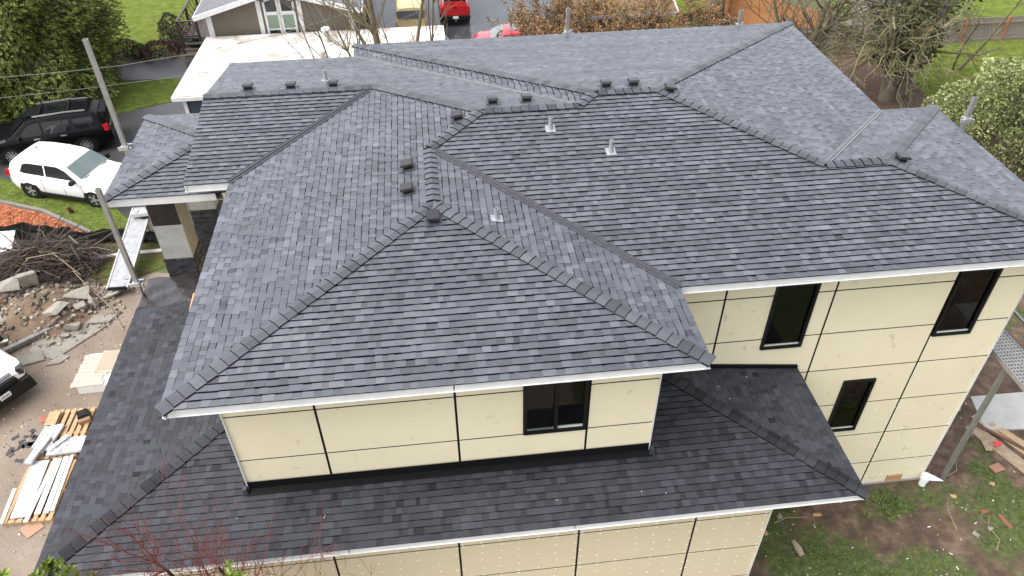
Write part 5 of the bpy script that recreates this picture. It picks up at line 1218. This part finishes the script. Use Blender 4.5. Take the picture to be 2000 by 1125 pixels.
# timber edging and bed stone
ed = thing('timber_edging', 'weathered grey timber edging between mulch and lawn', 'edging', (-10.6, 17.95, 0)); prev = (-6, 1.05)
for k, (x, y) in enumerate(((-2.0, .95), (0, .02), (1.15, -.85), (2.25, -1.68))):
    q = MB(); q.bar((*prev, .05), (x, y, .05), .14, .12); q.build('timber', mat('old_timber', (.13, .115, .105), (.20, .18, .165), scale=4, rough=.9), ed); prev = (x, y)
def chunk(name, label, cat, loc, s, seed, m, group=None, rz=0):
    rg = random.Random(seed); bm = bmesh.new()
    for i in range(12): bm.verts.new((rg.choice((-1, 1))*rg.uniform(.55, 1)*s[0]/2, rg.choice((-1, 1))*rg.uniform(.55, 1)*s[1]/2, rg.choice((-1, 1))*rg.uniform(.75, 1)*s[2]/2))
    r = bmesh.ops.convex_hull(bm, input=bm.verts); bmesh.ops.delete(bm, geom=[v for v in bm.verts if not v.link_faces], context='VERTS')
    bmesh.ops.bevel(bm, geom=bm.edges[:], offset=min(s)*.06, segments=1, affect='EDGES')
    me = bpy.data.meshes.new(name); bm.to_mesh(me); bm.free(); me.materials.append(m); o = bpy.data.objects.new(name, me); col.objects.link(o); o.location = loc; o.rotation_euler = (rg.uniform(-.35, .35) if s[2] < .4 else 0, rg.uniform(-.35, .35) if s[2] < .4 else 0, rz)
    if label: tag(o, label, cat, group)
    return o
chunk('garden_stone', 'single grey stone at the rim of the mulch bed', 'stone', (-10.95, 16.55, .12), (.36, .28, .2), 5, M_CONC)
chunk('fence_stub', 'rusty brown stub standing on the grass by the white car', 'post', (-9.55, 17.75, .16), (.22, .12, .34), 6, mat('rust_brown', (.13, .045, .025)))
# glass sheet by the branch pile
o = MB(); o.box((0, 0, .0), (1.5, .95, .025), M=Matrix.Rotation(.45, 3, 'X')); o = o.build('glass_sheet', mat('pale_green_glass', (.32, .42, .39), (.45, .54, .52), scale=2, rough=.12, spec=.7)); o.location = (-11.5, 15.6, .32); tag(o, 'pale green glass sheet leaning beside the branch pile', 'glass sheet')
# brush pile
bp_ = MB(); rg = random.Random(8)
for i in range(620):
    an = rg.uniform(0, 6.3); rr = rg.random()**.6; x, y = math.cos(an)*rr*2.1, math.sin(an)*rr*1.5; z = (1-rr)*.75+rg.uniform(.02, .3); L = rg.uniform(.5, 1.7); a2 = rg.uniform(0, 6.3); dz = rg.uniform(-.25, .3); p = Vector((x, y, max(.03, z))); d = Vector((math.cos(a2), math.sin(a2), dz)); d2 = d+Vector((rg.uniform(-.4, .4), rg.uniform(-.4, .4), rg.uniform(-.2, .2)))
    e1 = p+d*L*.5; e2 = e1+d2*L*.5; r = rg.choice((.008, .010, .012, .016, .024)); bp_.tube([p, Vector((e1.x, e1.y, max(.02, e1.z))), Vector((e2.x, e2.y, max(.02, e2.z)))], [r, r*.8, r*.4], 4, a=rg.choice((.3, .4, .55, .8, 1.1, 1.9)))
for i in range(4200):
    an = rg.uniform(0, 6.3); rr = rg.random()**.55; p = Vector((math.cos(an)*rr*2.1, math.sin(an)*rr*1.4, (1-rr)*.8*rg.random()+.03)); leafquad(bp_, p, Vector((rg.uniform(-1, 1), rg.uniform(-1, 1), rg.uniform(-.4, .6))), rg.uniform(.15, .4), rg, rg.uniform(.2, .7), .05)
o = bp_.build('brush_pile', mat('dead_branch', (.085, .062, .050), attr='shade', rough=.9), attr=True); o.location = (-9.35, 14.3, 0); tag(o, 'tangled heap of dark cut branches beside the rubble', 'branches', kind='stuff')
for k, (pts, lab) in enumerate((([(-10.1, 13.0, .25), (-9.4, 13.8, .85), (-8.6, 13.9, .9), (-7.6, 13.1, .5)], 'pale curved limb lying over the branch pile'), ([(-7.9, 13.3, .55), (-7.2, 12.6, .2), (-6.5, 11.9, .06), (-5.7, 10.6, .05)], 'long thin yellow stick lying on the dirt toward the roof'), ([(-8.4, 14.9, .9), (-8.0, 14.5, .8)], 'short broken grey branch stub on the pile'))):
    q = MB(); q.tube(pts, [.026, .022, .018, .01][:len(pts)] if k != 1 else [.014]*4, 6); tag(q.build('branch', mat('pale_stick', (.22, .165, .10), (.32, .25, .15), scale=5) if k < 2 else M_BARKM), lab, 'branch')
# rubble heap
M_RUB1 = mat('broken_concrete', (.17, .15, .125), (.32, .295, .255), scale=5, rough=.95, bump=.7, bscale=25, detail=9)
mnd = MB(); n = 22; cx, cy = -8.75, 11.9
for j in range(n+1):
    for i in range(n+1):
        x, y = -1.9+3.8*i/n, -1.6+3.2*j/n; r = math.hypot(x/1.9, y/1.6); z = .62*max(0, 1-r**1.6)+.12*fbm(x, y, 2.2, 4)*max(0, 1.1-r)-.02; mnd.v.append((x, y, max(-.03, z)))
for j in range(n):
    for i in range(n): mnd.f.append((j*(n+1)+i, j*(n+1)+i+1, (j+1)*(n+1)+i+1, (j+1)*(n+1)+i)); mnd.a.append(1); mnd.mi.append(0)
o = mnd.build('soil_mound', mat('mound_soil', (.085, .052, .032), (.19, .135, .09), scale=3, rough=.95, bump=.9, bscale=20, detail=9), smooth=80); o.location = (cx, cy, 0); tag(o, 'brown soil mound under the broken concrete', 'soil')
for i, (x, y, z, s, rz, lab) in enumerate(((-9.75, 12.7, .55, (.75, .55, .3), .3, 'speckled concrete lump with upright slab at the back of the heap'), (-9.05, 12.75, .72, (.62, .25, .6), .5, 'upright pointed concrete slab on top of the heap'), (-7.55, 12.3, .36, (.85, .62, .16), .15, 'big flat pale concrete slab tilted on the heap edge'),
        (-8.1, 11.55, .40, (.95, .7, .16), -.3, 'wide brown stained concrete slab in the middle of the heap'), (-9.6, 11.35, .3, (.8, .35, .2), -.5, 'long concrete kerb piece at the left of the heap'), (-8.05, 11.15, .16, (.42, .34, .22), .2, 'cream rounded block at the foot of the heap'),
        (-7.3, 11.75, .22, (.42, .34, .26), .7, 'dark grey angular block below the flat pale slab'), (-7.0, 12.0, .24, (.5, .3, .3), -.4, 'dark wedge of concrete beside the flat pale slab'), (-6.55, 12.5, .1, (.8, .4, .12), .1, 'thin weathered slab lying beside the yellow stick'), (-7.35, 10.95, .14, (.55, .4, .22), 0, 'mossy dark block against the grey beam end'),
        (-7.45, 10.55, .08, (.3, .22, .14), 0, 'small pale stone under the beam end'), (-10.2, 12.2, .4, (.6, .4, .25), .9, 'tan broken block at the picture edge of the heap'))):
    chunk('concrete_chunk', lab, 'concrete', (x, y, z), s, 100+i, M_RUB1, 'broken concrete chunks', rz)
q = MB(); rg = random.Random(12)
for i in range(420):
    an = rg.uniform(0, 6.3); rr = rg.random()**.5; x, y = cx+.6+math.cos(an)*rr*2.2, cy-.2+math.sin(an)*rr*1.6; r0 = math.hypot((x-cx)/1.9, (y-cy)/1.6); z = .6*max(0, 1-r0**1.6); s = rg.uniform(.03, .13)
    q.box((x, y, z+s*.25), (s*1.3, s, s*.7), M=Matrix.Rotation(rg.uniform(0, 6), 3, 'Z') @ Matrix.Rotation(rg.uniform(-.6, .6), 3, 'X'), a=rg.choice((.25, .4, .6, .8, 1.1)), taper=.7)
tag(q.build('rubble', mat('small_rubble', (.26, .225, .18), attr='shade', rough=.95), attr=True), 'small broken stones scattered over the soil mound', 'rubble', kind='stuff')
o = chunk('brick', 'orange brick piece on the left of the rubble heap', 'brick', (-9.85, 11.95, .55), (.3, .14, .12), 33, mat('orange_brick', (.42, .17, .08)))
# beams
for p0, p1, w_, h_, m_, lab in (((-9.6, 9.55, .12), (-7.75, 11.05, .14), .16, .14, mat('weathered_beam', (.10, .095, .095), (.22, .215, .215), scale=4, rough=.7, aniso=(1, 6, 1)), 'weathered grey timber beam lying before the rubble'), ((-9.9, 10.35, .12), (-8.35, 11.05, .14), .12, .1, mat('dark_beam', (.05, .035, .025), (.09, .06, .045), scale=4), 'dark brown timber lying behind the grey beam'), ((-9.9, 10.2, .2), (-9.1, 10.45, .17), .12, .03, mat('pale_green_strip', (.45, .50, .36)), 'pale green strip lying on the dark timber')):
    q = MB(); q.bar(p0, p1, w_, h_); tag(q.build('timber_beam', m_), lab, 'timber')
# cracked paving slabs
for i, (poly, lab) in enumerate(([[(-8.35, 9.95), (-7.5, 9.55), (-7.32, 9.9), (-7.42, 10.75), (-7.75, 10.8), (-8.35, 10.6)], 'cracked concrete slab left of the crack'], [[(-7.40, 9.62), (-6.45, 10.75), (-6.35, 10.95), (-7.2, 11.05), (-7.35, 10.75)], 'cracked concrete slab right of the crack'], [[(-7.65, 9.3), (-7.25, 9.35), (-7.05, 9.6), (-7.3, 9.75), (-7.52, 9.5)], 'small broken corner of the cracked slab'], [[(-8.85, 9.2), (-7.75, 9.55), (-7.95, 9.95), (-8.75, 9.75)], 'long pale slab edge nearest the white van'], [[(-6.95, 11.1), (-6.3, 11.05), (-6.1, 11.4), (-6.8, 11.5)], 'far slab fragment near the yellow stick'])):
    q = MB(); q.prism(poly, -.03, .035+.008*i); tag(q.build('paving_slab', mat('old_slab', (.15, .135, .115), (.26, .235, .205), scale=3, rough=.9, bump=.4, bscale=25, detail=9)), lab, 'slab', 'cracked concrete slabs')
# flooring stack
fs = thing('flooring_stack', 'stack of pale flooring boards in white wrap beside the low roof', 'flooring', (-5.82, 8.72, 0), .03)
q = MB(); q.box((0, 0, .13), (.98, 1.42, .26), taper=.97); q.build('wrapped_bundle', mat('white_wrap', (.5, .5, .49), (.62, .62, .61), scale=6, rough=.35, bump=.3), fs)
rg = random.Random(2)
for k in range(7):
    q = MB(); q.box((-.22+.012*k+rg.uniform(-.02, .02), -.6+.19*k, .275), (.86+rg.uniform(-.06, .06), .185, .02)); q.build('board', mat('pale_oak', (.36, .285, .235), (.46, .38, .32), scale=4, rough=.5, aniso=(1, 7, 1)), fs)
q = MB(); q.box((.22, .25, .30), (.62, .9, .015), rz=-.08); rp = q.build('ribbed_sheet', mat('cream_ribbed', (.48, .42, .34)), fs)
for k in range(15):
    q = MB(); q.box((-.06+.04*k, .25+.003*k, .313), (.014, .86, .012), rz=-.08); q.build('rib', mat('rib_tan', (.44, .36, .28)), rp)
# pallets with stone veneer and trim boards
def pallet(loc, rz, w_, l_, label, bays=7):
    t = thing('pallet', label, 'pallet', loc, rz, 'wooden pallets beside the low roof')
    for k in range(3):
        q = MB(); q.box((0, -l_/2+.06+(l_-.12)*k/2, .055), (w_, .09, .09)); q.build('stringer', M_WOODN, t)
    for k in range(bays):
        q = MB(); q.box((-w_/2+.06+(w_-.12)*k/(bays-1), 0, .112), (.11, l_, .022)); q.build('slat', M_WOODN, t)
    return t
pallet((-6.17, 6.45, 0), -.02, 1.15, 1.75, 'pine pallet with open slats beside the low roof')
pallet((-6.17, 4.55, 0), -.02, 1.2, 1.85, 'pine pallet under the long white trim boards')
q = MB(); q.box((-6.62, 6.95, .19), (.30, .5, .035)); tag(q.build('lath_bundle', M_WOODN), 'two short pine slats stacked on the far pallet corner', 'boards')
M_VEN = mat('white_grey_stone_panel', (.26, .27, .285), (.50, .51, .53), scale=9, rough=.7, bump=.5, bscale=30)
rg = random.Random(9)
for k, (x, y, z, l, w_, rz, lab) in enumerate(((-6.68, 6.28, .17, .75, .2, 1.42, 'white stone panel at the outer edge of the stack'), (-6.52, 6.2, .19, .95, .2, 1.45, 'white stone panel beside the outer one'), (-6.38, 6.25, .18, .9, .2, 1.40, 'white stone panel next to the pallet slats'), (-6.55, 5.8, .27, .8, .16, 1.30, 'grey stone panel lying aslant on the stack'), (-6.66, 5.62, .22, .5, .2, 1.35, 'rough grey stone panel at the stack foot'), (-6.12, 5.98, .24, .6, .14, .95, 'loose grey stone panel leaning across the pallet'), (-5.9, 5.72, .2, .9, .2, .06, 'white stone panel laid crosswise in front'), (-5.86, 5.92, .19, .9, .2, .04, 'white stone panel laid crosswise behind'), (-5.75, 6.1, .17, .8, .18, .05, 'white stone panel laid crosswise at the slats'))):
    t = thing('ledgestone_slab', lab, 'stone veneer', (x, y, z), rz, 'stone veneer panels'); q = MB(); q.box((0, 0, 0), (l, w_, .05)); q.build('backing', M_VEN, t); q = MB(); s = -l/2
    while s < l/2-.02:
        L = min(rg.uniform(.10, .26), l/2-s)
        for j in range(3): q.box((s+L/2, -w_/2+w_*(j+.5)/3, .03), (L-.008, w_/3-.006, .02+rg.uniform(0, .02)))
        s += L
    q.build('stone_strips', M_VEN, t)['kind'] = 'stuff'
M_TRB = mat('primed_trim', (.36, .375, .39), (.46, .47, .48), scale=3, rough=.5)
for k, (x, y, z, l, w_, rz, lab) in enumerate(((-6.42, 4.62, .155, 1.75, .42, 1.60, 'widest pale grey sheet on the near pallet'), (-6.80, 4.15, .14, 1.05, .09, 1.62, 'narrow white strip at the outer edge of the near pallet'), (-6.12, 4.55, .175, 1.95, .10, 1.52, 'white strip lying aslant over the trim boards'), (-5.98, 4.65, .16, 1.72, .14, 1.58, 'white trim board beside the aslant strip'), (-5.80, 4.68, .15, 1.75, .13, 1.60, 'second white trim board from the roof side'), (-5.66, 4.72, .16, 1.75, .09, 1.60, 'thin white trim board nearest the roof'))):
    q = MB(); q.box((0, 0, 0), (l, w_, .022)); o = q.build('trim_board', M_TRB if k == 0 else M_WHITE); o.location = (x, y, z); o.rotation_euler = (0, 0, rz); tag(o, lab, 'board', 'white trim boards on the pallet')
t = thing('tool_bag', 'black tool box lying on the pallet slats', 'tool box', (-5.78, 6.95, .125), .4); q = MB(); q.box((0, 0, .1), (.34, .3, .2), taper=.8); q.build('case', M_PLASTIC, t); q = MB(); q.tube([(-.12, 0, .2), (-.1, 0, .28), (.1, 0, .28), (.12, 0, .2)], .015); q.build('handle', M_PLASTIC, t); q = MB(); q.box((.0, -.2, .06), (.3, .12, .12)); q.build('flap', mat('tan_leather', (.22, .14, .08)), t)
o = chunk('clay_tile', 'flat red tile pressed into the dirt by the van', 'tile', (-6.95, 7.15, .005), (.42, .3, .04), 77, mat('red_tile', (.28, .10, .07))); o.rotation_euler = (0, 0, .4)
o = MB(); o.box((0, 0, .02), (.42, .42, .015), rz=.8); o = o.build('cardboard_scrap', mat('cardboard', (.30, .18, .11))); o.location = (-6.05, 3.5, 0); tag(o, 'brown cardboard scrap under the near pallet end', 'cardboard')
q = MB(); rg = random.Random(4)
for i in range(26): q.box((-6.9-abs(rg.gauss(0, .35)), 6.2+rg.gauss(0, .25)-.0, .012), (rg.uniform(.06, .22), rg.uniform(.05, .12), .012), rz=rg.uniform(0, 3))
tag(q.build('black_scraps', mat('black_film', (.03, .032, .035), rough=.4)), 'torn black film trodden into the dirt by the pallet', 'scraps', kind='stuff')
# right hand yard
gy = -.5
q = MB(); q.prism([(19.75, 5.12), (21.4, 5.1), (21.1, 3.75), (19.45, 3.9)], gy-.05, gy+.07); tag(q.build('patio_slab', mat('pale_slab', (.30, .30, .285), (.42, .42, .40), scale=2.5, rough=.9, bump=.2, detail=9)), 'square pale concrete slab in the back garden', 'slab')
M_OSB = mat('osb_board', (.28, .19, .10), (.44, .32, .19), scale=16, rough=.8, bump=.2)
M_OSBD = mat('old_plywood', (.20, .145, .095), (.36, .28, .19), scale=7, rough=.85)
for k, (p0, p1, w_, m_, z, lab) in enumerate((((19.15, 4.15), (20.2, 1.55), .40, M_OSBD, .02, 'widest worn plywood strip of the scrap pile'), ((19.45, 4.45), (20.5, 2.2), .26, M_OSB, .05, 'long chipboard strip nearest the pale slab'), ((19.85, 3.85), (20.35, 3.0), .22, M_OSB, .09, 'short light chipboard strip on top'), ((19.2, 4.25), (20.4, 2.75), .10, mat('dark_red_timber', (.10, .045, .035)), .08, 'dark red timber between the chipboard strips'), ((20.3, 2.95), (20.75, 2.3), .12, M_OSB, .09, 'narrow chipboard strip at the picture edge'))):
    q = MB(); q.bar((*p0, gy+z), (*p1, gy+z), w_, .022); tag(q.build('scrap_board', m_), lab, 'board', 'scrap boards in the back garden')
for x, y, sx, sy, rz, m_, lab in ((18.98, 2.62, .34, .24, .25, mat('rusty_board', (.22, .115, .065), (.30, .17, .10), scale=5), 'rusty brown board square lying apart from the strips'), (19.15, 3.35, .18, .34, -.2, M_OSBD, 'small brown offcut by the red scrap'), (19.05, 4.75, .26, .14, -.6, M_OSB, 'small chipboard offcut beyond the grey pole'), (19.75, 4.05, .16, .12, .3, M_OSB, 'tiny chipboard offcut beside the slab corner')):
    q = MB(); q.box((0, 0, .03), (sx, sy, .025), rz=rz); o = q.build('wood_offcut', m_); o.location = (x, y, gy+.05); tag(o, lab, 'offcut', 'wood offcuts in the back garden')
q = MB(); q.box((0, 0, 0), (.22, .10, .03), rz=.5); q.box((.03, .03, .02), (.18, .08, .03), rz=-.4); o = q.build('red_wrapper', mat('red_wrapper', (.62, .05, .06))); o.location = (19.45, 3.35, gy+.11); tag(o, 'crumpled red wrapper lying on the plywood strip', 'wrapper')
t = thing('downpipe_boot', 'short white drain pipe stub at the wall corner', 'pipe', (16.76, 2.42, gy)); q = MB(); q.lathe([(.09, 0), (.09, .22), (.115, .22), (.115, .34), (.09, .34), (.085, .2), (0, .2)], 16); q.build('pipe', mat('pvc_white', (.75, .75, .75), rough=.35), t, smooth=40)
q = MB(); q.face([(16.82, 2.75, gy+.04), (17.02, 2.72, gy+.10), (17.36, 2.42, gy+.05), (17.0, 2.48, gy+.04)]); q.face([(16.82, 2.75, gy+.02), (17.0, 2.48, gy+.02), (17.36, 2.42, gy+.03), (17.02, 2.72, gy+.08)]); tag(q.build('wrap_scrap', mat('white_film', (.70, .70, .70), rough=.3)), 'torn white wrap lying between wall corner and grey pole', 'wrap')
t = thing('log', 'short weathered log lying in the grass below the lower roof', 'log', (12.7, .95, gy+.08), 1.75); q = MB(); q.tube([(-.2, 0, 0), (-.05, .01, .05), (.2, 0, .02)], [.06, .09, .05], 9); q.build('trunk', mat('grey_log', (.20, .17, .12), (.36, .31, .23), scale=8, rough=.9, bump=.5), t, smooth=60)
for i, (x, y, s, m_, nm, lab) in enumerate(((17.9, 1.42, (.26, .13, .05), 'brick', 'roof_tile_piece', 'small triangular red tile piece on the soil'), (18.25, 1.1, (.5, .14, .05), 'brick', 'roof_tile_piece', 'long pointed red tile piece on the soil'), (17.75, .95, (.16, .13, .1), 'st', 'stone', 'round pale stone near the red tile pieces'), (17.3, .82, (.17, .13, .1), 'st', 'stone', 'grey stone left of the round pale one'), (18.6, 2.2, (.2, .14, .06), 'wd', 'wood_chip', 'light wood chip near the rusty board'), (17.35, 1.95, (.2, .1, .05), 'wd', 'wood_chip', 'tan wood chip beside the trampled soil'), (15.95, 1.55, (.16, .12, .06), 'dk', 'wood_chip', 'dark brown chip at the grass edge'), (13.6, 1.85, (.24, .1, .05), 'wd', 'wood_chip', 'tan sliver under the lower roof corner'), (12.6, 1.9, (.2, .16, .1), 'st', 'stone', 'cream stone in the soil by the lower eave'), (12.05, 1.5, (.12, .24, .08), 'wd', 'wood_chip', 'upright tan chip by the lower wall'))):
    mm = {'brick': mat('red_tile2', (.20, .08, .045)), 'st': M_RUB1, 'wd': M_WOODN, 'dk': mat('dark_chip', (.10, .06, .04))}[m_]; o = chunk(nm, lab, 'stone' if m_ == 'st' else ('tile' if m_ == 'brick' else 'wood chip'), (x, y, gz(x, y)+s[2]*.4), s, 200+i, mm, None, (i*1.7) % 3)
for i, (pts, lab) in enumerate((([(17.55, .35), (17.8, .6), (17.75, 1.0), (17.95, 1.3)], 'pale crooked twig on the grass at the right'), ([(16.9, 1.0), (16.95, 1.3), (17.0, 1.6)], 'straight brown stick on the bare soil'), ([(17.5, 2.55), (17.9, 2.7), (18.1, 3.1)], 'dark twig beside the grey pole foot'), ([(12.4, 1.72), (12.8, 1.85), (13.3, 1.8)], 'brown stick under the lower eave'))):
    q = MB(); q.tube([(x, y, gz(x, y)+.03) for x, y in pts], [.014, .012, .01, .006][:len(pts)], 5); tag(q.build('twig', mat('dry_twig', (.26, .19, .12))), lab, 'twig')
q = MB(); rg = random.Random(6)
for i in range(18):
    x, y = rg.uniform(11.3, 19), rg.uniform(-1.2, 2.2); q.box((x, y, gz(x, y)+.02), (rg.uniform(.03, .10), rg.uniform(.010, .02), .008), rz=rg.uniform(0, 3.1))
for i in range(6): x, y = rg.uniform(-1, 11), rg.uniform(-.5, .4); q.box((x, y, zH+pH*(y-hy0)+.022), (.014, .010, .008), rz=rg.uniform(0, 3))
for i in range(4): x, y = rg.uniform(9.5, 11.6), rg.uniform(.6, 2.3); q.box((x, y, zH+pH*(hx1-x)+.022), (.014, .012, .008), rz=rg.uniform(0, 3))
tag(q.build('litter', mat('white_litter', (.75, .75, .74), rough=.5)), 'tiny white scraps scattered on the grass and lower roof', 'litter', kind='stuff')
# overhead cables
for k, (pts, lab) in enumerate((([(-30, 13.2, 6.6), (-20, 16.6, 5.5), (-11.21, 19.0, 5.02), (-8.68, 19.6, 4.87), (-6.73, 20.0, 4.83), (-4.08, 20.8, 4.85), (-.88, 21.5, 5.16), (1.36, 22.0, 5.58), (2.44, 22.3, 5.8), (8, 24, 7.2), (14, 25.6, 9.2)], 'upper overhead cable crossing in front of the evergreen'), ([(-30, 12.5, 5.8), (-20, 15.6, 5.0), (-10.96, 18.0, 4.69), (-7.88, 18.5, 4.66), (-5.49, 19.0, 4.64), (-2.75, 19.6, 4.64), (-1.26, 20.0, 4.74), (.63, 20.5, 4.93), (2.4, 21.0, 5.24), (8, 22.4, 6.6), (14, 24, 8.6)], 'lower overhead cable hanging behind the left wing'))):
    q = MB(); q.tube(pts, .010 if k == 0 else .007, 5); tag(q.build('overhead_cable', mat('cable_grey', (.16, .16, .16) if k == 0 else (.10, .10, .10)), smooth=60), lab, 'cable')
